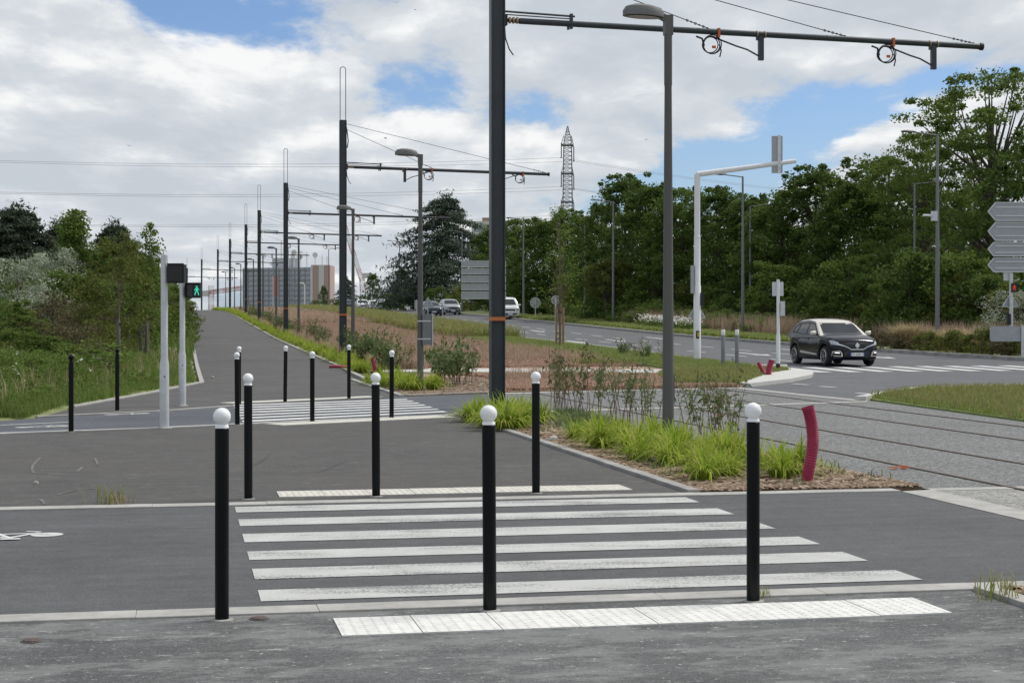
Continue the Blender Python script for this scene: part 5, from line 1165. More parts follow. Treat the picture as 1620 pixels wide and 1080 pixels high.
def make_cedar(name, H_, R, m):
    t = thing(name, '', 'tree'); pts = []; mb = MB(); mb.tube([(0, 0, -0.3), (0, 0, H_*0.5), (0.1, 0, H_*0.97)], [0.42, 0.25, 0.05], 8)
    nb = 60
    for i in range(nb):
        u = (i+0.5)/nb; z = H_*(0.10+0.86*u); th = i*2.4+random.uniform(-0.4, 0.4); Lb = R*(1.0-0.80*u**1.5)*random.uniform(0.6, 1.12)
        d = Vector((math.cos(th), math.sin(th), 0)); prev = Vector((0, 0, z)); line = [prev]
        for s_ in range(1, 7):
            f = s_/6; p_ = Vector((0, 0, z))+d*Lb*f+Vector((0, 0, Lb*(0.20*f-0.34*f*f))); line.append(p_)
            if f > 0.25:
                k_ = int(105*(0.6+Lb/R)); c = np.array(p_); w = (0.10+0.20*f)*Lb*(1.15-f*0.4)+0.2
                q = rng.normal(size=(k_, 3))*np.array([w*0.62, w*0.62, 0.13]); q[:, 2] -= 0.22*np.hypot(q[:, 0], q[:, 1])*rng.random(k_); pts.append(c+q)
        mb.tube(line, [0.10, 0.085, 0.07, 0.055, 0.04, 0.03, 0.015], 5, cap=False)
    pts.append(rng.normal(size=(300, 3))*np.array([0.5, 0.5, 0.5])+np.array([0.1, 0, H_*0.96]))
    V, Fi = leaves(np.concatenate(pts), 0.42, 0.34, 0.7, 0.35); link('crown', big('crown', V, Fi, m, nper=4), t); mb.build('trunk', 'bark', t, True)
    return t
used_proto = set()
def put(proto, loc, s, label, group=None, rz=None, cat=None):
    rz = random.uniform(0, 6.28) if rz is None else rz; s = s if isinstance(s, tuple) else (s,)*3
    if proto.name not in used_proto:
        used_proto.add(proto.name); o = proto; o.location = loc; o.rotation_euler = (0, 0, rz); o.scale = s; o['label'] = label
        if group: o['group'] = group
    else: o = dup(proto, loc, rz, s, label, group)
    if group is None and 'group' in o: del o['group']
    return o
T_A = make_tree('broadleaf_tree', 4.3, 1.2, 12, 'leaf_dark', 230, 90, 0.27, 0.82, 'egg', trunk_r=0.24)
T_B = make_tree('broadleaf_tree', 4.0, 0.8, 12, 'leaf_mid', 220, 90, 0.26, 0.80, 'round', trunk_r=0.22)
T_C = make_tree('broadleaf_tree', 4.6, 1.0, 12, 'leaf_dark', 270, 80, 0.25, 0.72, 'egg', trunk_r=0.24)
T_L = make_tree('locust_tree', 5.6, 2.0, 14, 'leaf_mid', 330, 95, 0.22, 0.80, 'round', trunk_r=0.28, limbs=60, flat=0.45, width=0.5)
T_S = make_tree('shrub', 2.2, 0.2, 4.6, 'leaf_mid', 60, 120, 0.19, 0.62, 'dome', trunk_r=0.08, cat='shrub')
T_O = make_tree('shrub', 2.2, 0.2, 4.4, 'leaf_olive', 60, 120, 0.18, 0.62, 'dome', trunk_r=0.08, cat='shrub')
T_D = make_tree('shrub', 2.4, 0.1, 4.2, 'leaf_dark', 60, 120, 0.19, 0.62, 'dome', trunk_r=0.08, cat='shrub')
CED = make_cedar('cedar_tree', 14.5, 9.0, 'needle_blue')
def tree_at(proto, px, Yd, topy, H0, label, group=None, wide=1.0, rz=None):
    x, y = XY(px, Yd); z = h(Yd); hh = ZT(topy, Yd)-z; s_ = hh/H0
    return put(proto, (x, y, z), (s_*wide, s_*wide, s_), label, group, rz)
tree_at(T_L, 1568, 92, 108, 14, 'tallest feathery locust tree towering above the arrow-shaped sign backs', wide=1.0)
tree_at(T_C, 1668, 84, 190, 12, 'dark broadleaf tree behind the arrow-shaped sign backs', wide=1.1)
tree_at(T_L, 1462, 101, 205, 14, 'feathery tree with open crown behind the road lamp with camera box', wide=0.85)
row = [(T_B, 1405, 108, 246), (T_A, 1350, 106, 285), (T_C, 1292, 112, 262), (T_B, 1238, 114, 300), (T_A, 1188, 120, 308), (T_C, 1136, 124, 296), (T_B, 1082, 128, 296), (T_A, 1030, 131, 288), (T_C, 990, 138, 276), (T_B, 952, 150, 322), (T_C, 900, 165, 332), (T_A, 862, 168, 345), (T_B, 826, 178, 344), (T_A, 784, 188, 356)]
where = ['behind the tall rounded shrub by the camera lamp', 'above the roof of the black crossover', 'rising behind the tail of the black crossover', 'straight behind the slim white signal post', 'behind the belt lamp near the gantry arm', 'below the cantilever arm of the white gantry', 'behind the pole of the white signal gantry', 'behind the path lamp that stands in lime tufts', 'with the highest top beside the lamp of the umbrella-shaped tree', 'behind the small umbrella-shaped tree', 'in front of the lattice power pylon', 'behind the staked young tree', 'behind the round sign back and white van', 'behind the five stacked sign backs']
for (pr, px, Yd, ty), wh in zip(row, where): tree_at(pr, px, Yd, ty, 12, 'dark green belt tree '+wh, 'trees of the belt beyond the road', wide=random.uniform(1.0, 1.18))
for px, Yd, ty in ((1525, 120, 300), (1430, 128, 330), (1320, 132, 330), (1210, 142, 345), (1110, 150, 350), (1010, 158, 350), (930, 180, 372)):
    tree_at(T_B, px, Yd, ty, 12, 'tree deep inside the belt beyond the road verge', 'inner trees of the belt', wide=1.2)
# understorey
us = []
for i in range(34):
    px = 1640-i*25.5+random.uniform(-8, 8)
    lat = 35.8+random.uniform(-0.8, 3.2); A = (px-810)/F; Yd = lat*1.0/(CU*A+SU)
    us.append((px, Yd, 452-random.uniform(-16, 42)-20*(px > 1250)))
for i, (px, Yd, ty) in enumerate(us):
    pr = (T_S, T_O, T_D, T_D)[i % 4]; x, y = XY(px, Yd); hh = ZT(ty, Yd)-h(Yd); put(pr, (x, y, h(Yd)), (hh/4.4*1.05, hh/4.4*1.05, hh/4.4), 'dense shrub filling the foot of the tree belt', 'understorey shrubs of the belt')
Yq = YL(1440, 34.4); x, y = XY(1440, Yq); put(T_D, (x, y, h(Yq)), (0.95, 0.95, 1.12), 'tall rounded shrub beside the road lamp with camera box')
T_V = make_tree('silver_shrub', 2.4, 0.1, 4.6, 'leaf_silver', 56, 110, 0.17, 0.62, 'dome', trunk_r=0.07, cat='shrub', width=0.35)
Yq = YL(1612, 34.5); x, y = XY(1612, Yq); put(T_V, (x, y, h(Yq)), (0.8, 0.8, 0.62), 'silvery olive shrub below the arrow-shaped sign backs')
# umbrella tree
T_U = make_tree('umbrella_tree', 2.3, 2.2, 5.2, 'leaf_olive', 46, 120, 0.2, 0.7, 'round', trunk_r=0.16, cat='tree'); Yq = YL(960, 32.6); x, y = XY(960, Yq); put(T_U, (x, y, h(Yq)), (0.95, 0.95, 1.0), 'small umbrella-shaped tree on the verge beside the tall road lamp')
# cedar and far trees in the middle
x, y = XY(706, 216); put(CED, (x, y, h(216)), (1.0, 1.0, (ZT(308, 216)-h(216))/14.5), 'big layered blue-green cedar behind the distant cars')
for px, Yd, ty, w_ in ((636, 245, 425, 0.9), (590, 262, 432, 0.8), (548, 275, 438, 0.8), (512, 282, 452, 0.7), (668, 232, 432, 0.8)):
    tree_at(CED if px in (636, 548) else T_A, px, Yd, ty, 14.5 if px in (636, 548) else 12, 'dark tree near the crest beyond the far end of the road', 'trees near the crest', wide=w_)
for px, Yd, ty in ((745, 205, 438), (775, 200, 425), (655, 222, 455), (618, 232, 462), (575, 248, 468), (530, 262, 472), (500, 270, 474), (690, 205, 452), (720, 196, 458)):
    pr = random.choice((T_S, T_D, T_O)); x, y = XY(px, Yd); s_ = (ZT(ty, Yd)-h(Yd))/4.4; put(pr, (x, y, h(Yd)), (s_*1.3, s_*1.3, s_), 'bushy green shrub lining the far end of the road', 'shrubs along the far road')

# ---- left bank: trees and shrubs
def on_bank(px, Yd): x, y = XY(px, Yd); return (x, y, float(bank_z(np.array([x]), np.array([y]))[0]))
def bank_tree(proto, px, Yd, ty, H0, label, group=None, wide=1.0):
    l_ = on_bank(px, Yd); s_ = (ZT(ty, Yd)-l_[2])/H0; l_ = (l_[0], l_[1], l_[2]-0.1); return put(proto, l_, (s_*wide, s_*wide, s_), label, group)
CED2 = make_cedar('cedar_tree', 10.0, 5.2, 'needle')
bank_tree(CED2, 28, 112, 326, 10, 'dark flat-layered cedar at the back of the grass bank', wide=1.25)
bank_tree(CED2, 95, 118, 350, 10, 'lower dark cedar behind the fresh green poplar-like tree', wide=1.1)
bank_tree(CED2, 182, 105, 352, 10, 'dark spreading cedar behind the young leafy trees of the bank', wide=1.0)
T_P = make_tree('young_tree', 1.5, 0.9, 6.0, 'leaf_fresh', 62, 90, 0.17, 0.5, 'cone', bark='bark_pale', trunk_r=0.06)
bank_tree(T_P, 118, 78, 326, 6, 'fresh green cone-shaped tree rising behind the bank shrubs', wide=1.15)
T_Y = make_tree('young_tree', 1.15, 1.1, 5.4, 'leaf_fresh', 56, 66, 0.13, 0.36, 'cone', bark='bark_pale', trunk_r=0.045)
T_Q = make_tree('young_tree', 1.5, 0.8, 4.6, 'leaf_olive', 64, 90, 0.12, 0.42, 'egg', bark='bark_pale', trunk_r=0.05)
bank_tree(T_Q, 187, 46, 362, 4.6, 'olive-green bushy young tree behind the weathered stakes', wide=0.95)
bank_tree(T_Y, 235, 50, 336, 5.4, 'slender fresh green sapling with leader shoot beside the signal posts', wide=0.9)
bank_tree(T_Q, 222, 58, 392, 4.6, 'low bushy young tree on the bank behind the signal posts', wide=1.0)
bank_tree(T_V, 28, 58, 392, 4.6, 'silvery white-leaved shrub at the edge of the bank thicket', wide=1.0)
bank_tree(T_V, 82, 64, 384, 4.6, 'taller silvery shrub behind the pale one on the bank', wide=0.9)
T_R = make_tree('dry_shrub', 2.0, 0.2, 3.6, 'leaf_brown', 54, 80, 0.13, 0.55, 'dome', trunk_r=0.06, limbs=50, cat='shrub')
for px, Yd, ty in ((120, 50, 470), (165, 47, 482), (85, 52, 455)): bank_tree(T_R, px, Yd, ty, 3.6, 'brownish half-dry shrub among the bank thicket', 'dry shrubs on the bank', 1.0)
for px, Yd, ty, pr in ((10, 47, 478, T_S), (55, 46, 500, T_S), (-15, 60, 430, T_D), (60, 66, 415, T_O), (150, 62, 420, T_O), (110, 62, 425, T_S), (30, 80, 400, T_D), (160, 80, 385, T_D), (200, 70, 400, T_O), (140, 54, 455, T_O), (-40, 50, 440, T_D), (190, 55, 440, T_S), (235, 66, 430, T_S), (258, 80, 440, T_S), (270, 95, 452, T_O), (282, 118, 462, T_S), (290, 145, 468, T_O), (250, 110, 430, T_D)):
    bank_tree(pr, px, Yd, ty, 4.4, 'green leafy shrub in the thicket on the grass bank', 'shrubs on the bank', 1.15)
T_H = make_tree('low_bush', 1.2, 0.05, 1.6, 'leaf_fresh', 44, 80, 0.085, 0.34, 'dome', trunk_r=0.03, cat='shrub')
for px, Yd, ty in ((10, 37, 555), (45, 36.5, 560), (75, 38, 548), (20, 40, 540), (95, 40, 552), (130, 41, 548), (60, 42, 530), (2, 33.5, 540), (18, 33, 545), (40, 34, 540), (64, 35, 542), (88, 36, 548), (30, 31.5, 572), (5, 31, 568), (55, 33, 566), (112, 38, 548), (75, 34, 572)):
    bank_tree(T_H, px, Yd, ty, 1.6, 'low fresh green bush in the long grass of the bank', 'low bushes on the bank', 1.3)
for px, Yd, ty, pr, w_ in ((8, 41, 470, T_S, 0.9), (45, 42, 482, T_O, 0.95), (84, 41, 492, T_R, 1.0), (118, 41.5, 500, T_R, 1.0), (150, 43, 498, T_O, 0.9), (-30, 40, 470, T_D, 1.0), (28, 38.5, 512, T_S, 0.95), (66, 38.5, 520, T_S, 0.95), (104, 39.5, 525, T_H, 2.0), (-10, 36.5, 525, T_O, 1.0), (138, 40.5, 528, T_R, 0.9), (170, 45, 505, T_O, 0.9), (210, 48, 520, T_O, 0.8)):
    bank_tree(pr, px, Yd, ty, 1.6 if pr is T_H else (3.6 if pr is T_R else 4.4), 'leafy shrub at the front of the bank thicket above the black bollards', 'front shrubs of the bank thicket', w_*1.35)
# stakes on the bank
for px, py, top, lab in ((187, 588, 505, 'thick weathered grey stake in the grass behind the black bollards'), (202, 545, 507, 'weathered grey stake of the olive-green young tree'), (222, 535, 510, 'short weathered stake on the bank below the sapling'), (231.5, 548, 498, 'slim weathered stake beside the sapling')):
    Yd = 42 if px < 195 else 47; l_ = on_bank(px, Yd); mb = MB(); zt_ = ZT(top, Yd)-l_[2]; mb.tube([(0, 0, -0.4), (0.01, 0, zt_*0.5), (0, 0.01, zt_)], [0.052, 0.05, 0.047], 9); t = thing('stake', lab, 'stake', l_); mb.build('post', 'wood_grey', t, True); MB().box((0.05, 0, zt_-0.12), (0.09, 0.06, 0.05)).build('tie', 'signal_black', t)
# staked young tree on the verge
T_K = make_tree('staked_tree', 1.25, 1.7, 6.4, 'leaf_fresh', 66, 22, 0.11, 0.5, 'cone', bark='bark_pale', trunk_r=0.036, limbs=45)
p = P(885, 552); base = (p.x, p.y, p.z+0.1); put(T_K, base, 1.0, 'thin young tree with sparse leaves tied to wooden stakes on the verge'); T_K.scale = (1, 1, (ZT(325, p.y)-p.z)/6.4)
for dx, dy in ((-0.14, -0.2), (0.17, -0.15), (0.05, 0.25)):
    t = thing('tree_stake', 'round wooden stake holding the young tree on the verge', 'stake', (base[0]+dx, base[1]+dy, base[2]), 0, 'stakes of the young tree'); MB().tube([(0, 0, -0.2), (0, 0, 1.78 if dy < 0 else 1.95)], 0.052, 10).build('post', 'wood_stake', t, True); MB().tube([(-dx*0.2, -dy*0.2, 1.55), (-dx*0.8, -dy*0.8, 1.57)], 0.03, 6).build('tie', 'signal_black', t)

# ---- grass on the bank, lawn and verges
def tuft(nb, hgt, spread, w, bend=0.5, seg=1):
    V = []; Fc = []
    for i in range(nb):
        a = rng.uniform(0, 6.28); l_ = hgt*rng.uniform(0.55, 1.1); d = np.array([math.cos(a), math.sin(a)]); b = rng.normal(size=2)*spread*0.3; n = np.array([-d[1], d[0]])*w/2; o_ = len(V)
        k_ = bend*rng.uniform(0.3, 1.2)
        V += [(b[0]-n[0], b[1]-n[1], 0), (b[0]+n[0], b[1]+n[1], 0), (b[0]+d[0]*l_*k_*0.3+n[0]*0.8, b[1]+d[1]*l_*k_*0.3+n[1]*0.8, l_*0.6), (b[0]+d[0]*l_*k_*0.3-n[0]*0.8, b[1]+d[1]*l_*k_*0.3-n[1]*0.8, l_*0.6), (b[0]+d[0]*l_*k_, b[1]+d[1]*l_*k_, l_*(1-0.25*k_))]
        Fc += [(o_, o_+1, o_+2), (o_, o_+2, o_+3), (o_+3, o_+2, o_+4)]
    return V, Fc
def stuff(name, me, label, cat, parent=None):
    o = link(name, me, parent); o['kind'] = 'stuff'
    if parent is None: o['label'] = label; o['category'] = cat
    return o
n = 150000; y = 27+75*rng.random(n)**1.7; x = rng.uniform(-0.34, 0.02, n)*y-rng.random(n)*1.0; d = bank_d(x, y); ok = (d > 0.12) & (d < 22); x, y, d = x[ok], y[ok], d[ok]
kp = rng.random(len(x)) < np.clip(1.4-d/16, 0.25, 1); x, y, d = x[kp], y[kp], d[kp]
tv, tf = tuft(5, 0.42, 0.22, 0.016)
stuff('bank_grass', scatter('bank_grass', tv, tf, np.stack([x, y, bank_z(x, y)-0.02], 1), rng.uniform(0, 6.28, len(x)), (0.45+0.75*np.clip(d/2.5, 0, 1))*rng.uniform(0.6, 1.35, len(x)), 'grass_bank'), 'long mixed green and straw grass covering the bank beside the footpath', 'grass')
n = 9000; y = 60+190*rng.random(n); l = rng.uniform(-3.2, 0.3, n); X_ = l*CU-(y/CU)*SU; b = 0.0011*np.maximum(0, y/CU-205)**2; X_ -= b; d = bank_d(X_, y); ok = d > 0.1
tv, tf = tuft(5, 0.6, 0.3, 0.03)
stuff('bank_grass', scatter('bank_grass', tv, tf, np.stack([X_[ok], y[ok], bank_z(X_[ok], y[ok])-0.02], 1), rng.uniform(0, 6.28, ok.sum()), rng.uniform(0.7, 1.4, ok.sum()), 'grass_bank'), 'far grass fringe along the climbing footpath', 'grass')
n = 26000; y = 27+34*rng.random(n)**1.4; x = rng.uniform(-0.33, 0.0, n)*y; d = bank_d(x, y); ok = (d > 0.3) & (d < 14) & (np.sin(x*1.7+1.3*np.sin(y*0.8))*np.sin(y*1.1) > -0.25); x, y, d = x[ok], y[ok], d[ok]
cen = np.stack([x, y, bank_z(x, y)+rng.uniform(0.05, 0.55, len(x))*np.clip(0.3+d/3, 0.3, 1)], 1); cen = np.repeat(cen, 6, 0)+rng.normal(0, 0.09, (len(x)*6, 3)); V, Fi = leaves(cen, 0.075, 0.4, 0.5)
stuff('bank_weeds', big('bank_weeds', V, Fi, 'leaf_fresh', nper=4), 'fresh leafy weeds mixed into the long grass of the bank', 'weeds')
n = 2300; y = 27+30*rng.random(n)**1.3; x = rng.uniform(-0.33, 0.0, n)*y; d = bank_d(x, y); ok = (d > 0.5) & (d < 12); x, y = x[ok], y[ok]; tv, tf = tuft(5, 0.75, 0.14, 0.012, 0.45)
stuff('bank_stalks', scatter('bank_stalks', tv, tf, np.stack([x, y, bank_z(x, y)-0.02], 1), rng.uniform(0, 6.28, len(x)), rng.uniform(0.6, 1.2, len(x)), 'straw'), 'dry straw stalks standing above the grass of the bank', 'grass')
cen = np.stack([x, y, bank_z(x, y)+rng.uniform(0.35, 0.7, len(x))], 1)[::9]; cen = np.repeat(cen, 5, 0)+rng.normal(0, 0.03, (len(cen)*5, 3)); V, Fi = leaves(cen, 0.045, 0.9, 1.2)
stuff('bank_flowers', big('bank_flowers', V, Fi, 'flower_white', nper=4), 'tiny white wild flowers dotted over the bank', 'flowers')
def lawn(name, poly, n, hgt, off, m, label, w=0.012, nb=5, bias=0.0):
    q_ = fill(poly, n, bias); tv, tf = tuft(nb, hgt, 0.16, w); z = hv(q_[:, 1])+off
    return stuff(name, scatter(name, tv, tf, np.column_stack([q_, z]), rng.uniform(0, 6.28, n), rng.uniform(0.6, 1.3, n), m), label, 'grass')
lawn('lawn_grass', [P2(1380, 631), P2(1420, 624), P2(1470, 618), P2(1660, 614), P2(1980, 609), P2(2000, 710), P2(1630, 666)], 60000, 0.10, 0.015, 'grass_lawn', 'bright short grass on the corner beside the tram slab')
lawn('lawn_grass', [P2(1380, 631), P2(1420, 624), P2(1470, 618), P2(1660, 614), P2(1980, 609), P2(2000, 710), P2(1630, 666)], 9000, 0.17, 0.015, 'grass_weed', 'coarser yellowish blades in the corner lawn')
lawn('verge_grass', VER2, 7000, 0.14, 0.06, 'grass_weed', 'short patchy grass between the sedum and the traffic island')
def fillLA(l0, l1, a0, a1, n, bias=0.0):
    l = rng.uniform(l0, l1, n); a = a0+(a1-a0)*rng.random(n)**(1+bias); return np.stack([l*CU-a*SU, l*SU+a*CU], 1)
def lawnLA(name, l0, l1, a0, a1, n, hgt, off, m, label, w=0.012, nb=5, bias=0.0, cat='grass', bend=0.5):
    q_ = fillLA(l0, l1, a0, a1, n, bias); tv, tf = tuft(nb, hgt, 0.2, w, bend); return stuff(name, scatter(name, tv, tf, np.column_stack([q_, hv(q_[:, 1])+off]), rng.uniform(0, 6.28, n), rng.uniform(0.6, 1.35, n), m), label, cat)
lawnLA('verge_grass', 15.1, 17.5, 48.5, 88, 22000, 0.16, 0.09, 'grass_lawn', 'green mown grass strip between the sedum bed and the road')
lawnLA('weed_meadow', 14.2, 18.3, 88, 235, 16000, 0.75, 0.08, 'grass_weed', 'tall yellow-green weeds between the tram bed and the distant road', w=0.035)
lawnLA('weed_meadow', 6.8, 15.0, 125, 240, 14000, 0.5, 0.05, 'straw_pink', 'dry pinkish grass on the tram bed further up the slope', w=0.035)
# sedum carpet
q_ = np.concatenate([fill([P2(790, 620), P2(1168, 612.5), P2(1062, 594.5), P2(700, 593), P2(800, 601)], 30000), fillLA(6.7, 15.0, 52.5, 78, 34000), fillLA(6.9, 15.0, 78, 130, 30000)])
tv, tf = tuft(6, 0.085, 0.10, 0.030, 0.9); sc_ = rng.uniform(0.6, 1.5, len(q_))*(1+0.012*np.maximum(0, q_[:, 1]-45))
stuff('sedum', scatter('sedum', tv, tf, np.column_stack([q_, hv(q_[:, 1])+0.015]), rng.uniform(0, 6.28, len(q_)), sc_, 'sedum'), 'carpet of reddish pink sedum covering the tram bed', 'sedum')
q_ = np.concatenate([fillLA(9.5, 14.8, 56, 70, 900), fillLA(7.5, 14.8, 62, 120, 3200), fill([P2(800, 606), P2(980, 604), P2(980, 598), P2(800, 598)], 250)]); tv, tf = tuft(7, 0.42, 0.16, 0.012, 0.6)
stuff('dry_grass', scatter('dry_grass', tv, tf, np.column_stack([q_, hv(q_[:, 1])+0.02]), rng.uniform(0, 6.28, len(q_)), rng.uniform(0.5, 1.2, len(q_)), 'straw_pink'), 'pale dry grass stalks standing in the sedum', 'grass')
n = 5200; q_ = fillLA(6.8, 14.9, 53, 125, n, 0.3); keepm = (np.sin(q_[:, 0]*0.9+1.7*np.sin(q_[:, 1]*0.31))*np.sin(q_[:, 1]*0.47+q_[:, 0]*0.3) > 0.25); q_ = q_[keepm]; tv, tf = tuft(8, 0.34, 0.25, 0.02, 0.7)
stuff('sedum_weeds', scatter('sedum_weeds', tv, tf, np.column_stack([q_, hv(q_[:, 1])+0.02]), rng.uniform(0, 6.28, len(q_)), rng.uniform(0.5, 1.2, len(q_)), 'grass_weed'), 'patchy green and dry weeds growing through the sedum', 'weeds')
q_ = fillLA(5.9, 7.3, 50, 200, 5200, 0.4); tv, tf = tuft(8, 0.55, 0.25, 0.02, 0.5)
stuff('border_grass', scatter('border_grass', tv, tf, np.column_stack([q_, hv(q_[:, 1])+0.01]), rng.uniform(0, 6.28, len(q_)), rng.uniform(0.5, 1.25, len(q_)), 'straw_pink'), 'brownish dry grass filling the border along the climbing footpath', 'grass')
# mulch chips
chip_v = [(-0.5, -0.18, 0), (0.5, -0.14, 0.02), (0.46, 0.16, 0.0), (-0.44, 0.18, 0.03), (0.05, 0.0, 0.16)]; chip_f = [(0, 1, 4), (1, 2, 4), (2, 3, 4), (3, 0, 4)]
q_ = np.concatenate([fill(BED, 20000, 0.9), fill(BED2, 3000), fillLA(4.72, 6.58, 6.5, 8.98, 3000)]); n = len(q_)
stuff('bark_mulch', scatter('bark_mulch', chip_v, chip_f, np.column_stack([q_, hv(q_[:, 1])+0.012+rng.random(n)*0.012]), rng.uniform(0, 6.28, n), rng.uniform(0.035, 0.10, n), 'mulch_chip', tilt=rng.normal(0, 0.3, n)), 'brown bark chip mulch covering the planting beds', 'mulch')
q_ = np.concatenate([fill([P2(868, 657), P2(900, 650), P2(985, 676), P2(960, 690), P2(890, 680)], 420), fill(BED, 40, 0.0)]); tv, tf = tuft(9, 0.11, 0.2, 0.012, 1.0)
stuff('bed_weeds', scatter('bed_weeds', tv, tf, np.column_stack([q_, hv(q_[:, 1])+0.012]), rng.uniform(0, 6.28, len(q_)), rng.uniform(0.5, 1.5, len(q_)), 'shrub_leaf'), 'low grey-green weeds creeping over the mulch between the tufts', 'weeds')
# ground cover of the right verge
q_ = fillLA(29.4, 33.4, 76, 150, 17000, 0.3); tv, tf = tuft(7, 0.26, 0.25, 0.05, 0.8)
stuff('ground_cover', scatter('ground_cover', tv, tf, np.column_stack([q_, hv(q_[:, 1])+0.1]), rng.uniform(0, 6.28, len(q_)), rng.uniform(0.5, 1.3, len(q_)), 'grass_lawn'), 'low green ground cover along the kerb of the right verge', 'ground cover')
q_ = fillLA(32.0, 36.5, 52, 120, 5600, 0.3); tv, tf = tuft(9, 1.15, 0.25, 0.022, 0.35)
stuff('tall_grass', scatter('tall_grass', tv, tf, np.column_stack([q_, hv(q_[:, 1])+0.1]), rng.uniform(0, 6.28, len(q_)), rng.uniform(0.6, 1.15, len(q_)), 'straw_pink'), 'tall reddish flowering grass behind the black car', 'grass')

# ---- lime green strap-leaved tufts
def lily(nb, hgt, w):
    V = []; Fc = []
    for i in range(nb):
        a = rng.uniform(0, 6.28); d = np.array([math.cos(a), math.sin(a), 0]); n_ = np.array([-d[1], d[0], 0]); L_ = hgt*rng.uniform(0.75, 1.35); lean = rng.uniform(0.35, 1.45); o_ = len(V); S_ = 6
        b = rng.normal(size=3)*0.07; b[2] = 0
        for s_ in range(S_+1):
            f = s_/S_; hor = L_*lean*0.85*f**1.25; up = L_*(f*(1.18-0.22*lean)-0.72*lean*f**2.6); ww = w*(0.8+0.6*f-1.38*f*f)
            c = b+d*hor+np.array([0, 0, max(up, 0.01)]); V += [tuple(c-n_*ww/2), tuple(c+n_*ww/2)]
        for s_ in range(S_): k_ = o_+2*s_; Fc.append((k_, k_+1, k_+3, k_+2))
    return newmesh('leaves', V, Fc, 'lime_leaf', True)
LM = [lily(150, 0.52, 0.026) for _ in range(3)]
def lime(x, y, s_, label, group):
    t = thing('lime_tuft', label, 'plant', (x, y, h(y)+0.01), random.uniform(0, 6.28), group); t.scale = (s_,)*3; link('leaves', random.choice(LM), t); return t
lim = [W(l, a) for l, a in ((5.15, 15.6), (5.5, 16.0), (5.85, 15.7), (6.2, 16.1), (5.2, 16.5), (5.6, 16.9), (6.0, 16.6), (6.35, 17.0), (5.15, 17.3), (5.5, 17.7), (5.9, 17.5), (6.3, 17.9), (5.2, 18.2), (5.6, 18.6), (6.0, 18.4), (5.2, 19.1), (5.55, 19.5), (5.95, 19.2), (6.3, 19.0), (5.2, 20.0), (5.6, 20.4), (5.95, 20.1), (5.3, 20.9), (5.7, 21.3), (5.15, 21.6), (6.1, 21.0), (5.5, 22.0), (5.9, 21.9))]
for x, y in lim: lime(x+random.uniform(-0.1, 0.1), y+random.uniform(-0.12, 0.12), random.uniform(0.6, 0.92), 'lime-green strap-leaved tuft in the mulch bed around the path lamp', 'lime tufts around the path lamp')
for px, py in ((762, 664), (780, 670), (800, 672), (815, 668), (832, 670), (850, 672), (770, 676), (795, 681), (820, 678), (745, 667), (812, 662), (838, 662)):
    x, y = P2(px, py); lime(x, y, random.uniform(0.7, 1.0), 'lime-green strap-leaved tuft at the foot of the nearest overhead line mast', 'lime tufts at the mast foot')
for px, py in ((585, 608), (596, 610), (610, 612), (622, 613), (640, 616), (652, 618), (684, 617), (690, 613), (604, 605), (628, 608), (648, 611)):
    x, y = P2(px, py); lime(x, y, random.uniform(0.7, 1.1), 'lime-green tuft in the mulch bed between the far zebra and the sedum', 'lime tufts beside the far zebra')
for i in range(110):
    a = 50+190*(i/110)**1.45; bnd = 0.0011*max(0, a-205)**2
    for k_ in range(2):
        x, y = W(5.35+0.55*k_+random.uniform(-0.15, 0.15)-bnd, a+random.uniform(-0.5, 0.5))
        if random.random() < 0.8: lime(x, y, random.uniform(0.55, 1.0)*(1+0.002*(a-50)), 'lime-green tuft in the border along the climbing footpath', 'lime tufts along the footpath')

# ---- slender shrubs in the beds
def make_stem_shrub(ns, hgt, leaf, m, per, spread=0.3, narrow=0.35):
    t = thing('bed_shrub', '', 'shrub'); mb = MB(); pts = []
    for i in range(ns):
        a = rng.uniform(0, 6.28); le = rng.uniform(0.1, spread); L_ = hgt*rng.uniform(0.65, 1.1); p0 = Vector((rng.normal()*0.05, rng.normal()*0.05, -0.03)); line = [p0]
        for s_ in range(1, 6): f = s_/5; line.append(Vector((p0.x+math.cos(a)*le*f**1.3*hgt+rng.normal()*0.012, p0.y+math.sin(a)*le*f**1.3*hgt+rng.normal()*0.012, L_*f)))
        mb.tube(line, [0.006, 0.0055, 0.005, 0.004, 0.003, 0.0015], 5, cap=False)
        for q_ in range(per):
            f = rng.uniform(0.42, 1.0); k_ = f*5; j = min(int(k_), 4); c = line[j].lerp(line[j+1], k_-j); pts.append(np.array(c)+rng.normal(size=3)*0.045)
    mb.build('stems', 'twig', t, True); V, Fi = leaves(np.array(pts), leaf, narrow, 0.5, 0.4); link('foliage', big('foliage', V, Fi, m, nper=4), t); return t
SH = [make_stem_shrub(4, 0.95, 0.075, 'shrub_leaf', 30), make_stem_shrub(4, 1.0, 0.085, 'shrub_leaf_red', 22, 0.22, 0.45), make_stem_shrub(5, 0.85, 0.08, 'shrub_leaf', 40, 0.45, 0.16), make_stem_shrub(12, 0.8, 0.085, 'shrub_leaf', 40, 0.5, 0.45)]
def shrub(k_, x, y, s_, label, group): put(SH[k_], (x, y, h(y)), s_, label, group)
for px, py, k_, s_ in ((1030, 688, 2, 1.1), (1090, 692, 2, 1.15), (1108, 698, 0, 1.0), (1125, 700, 0, 1.0), (1150, 703, 1, 1.0), (1165, 706, 0, 0.95), (1135, 695, 2, 1.2), (990, 672, 2, 1.2), (1000, 668, 0, 1.1), (1015, 672, 2, 1.2), (970, 664, 2, 1.3)):
    x, y = P2(px, py); shrub(k_, x, y, s_, 'slender leggy shrub between the lime tufts and the tram rails', 'leggy shrubs by the rails')
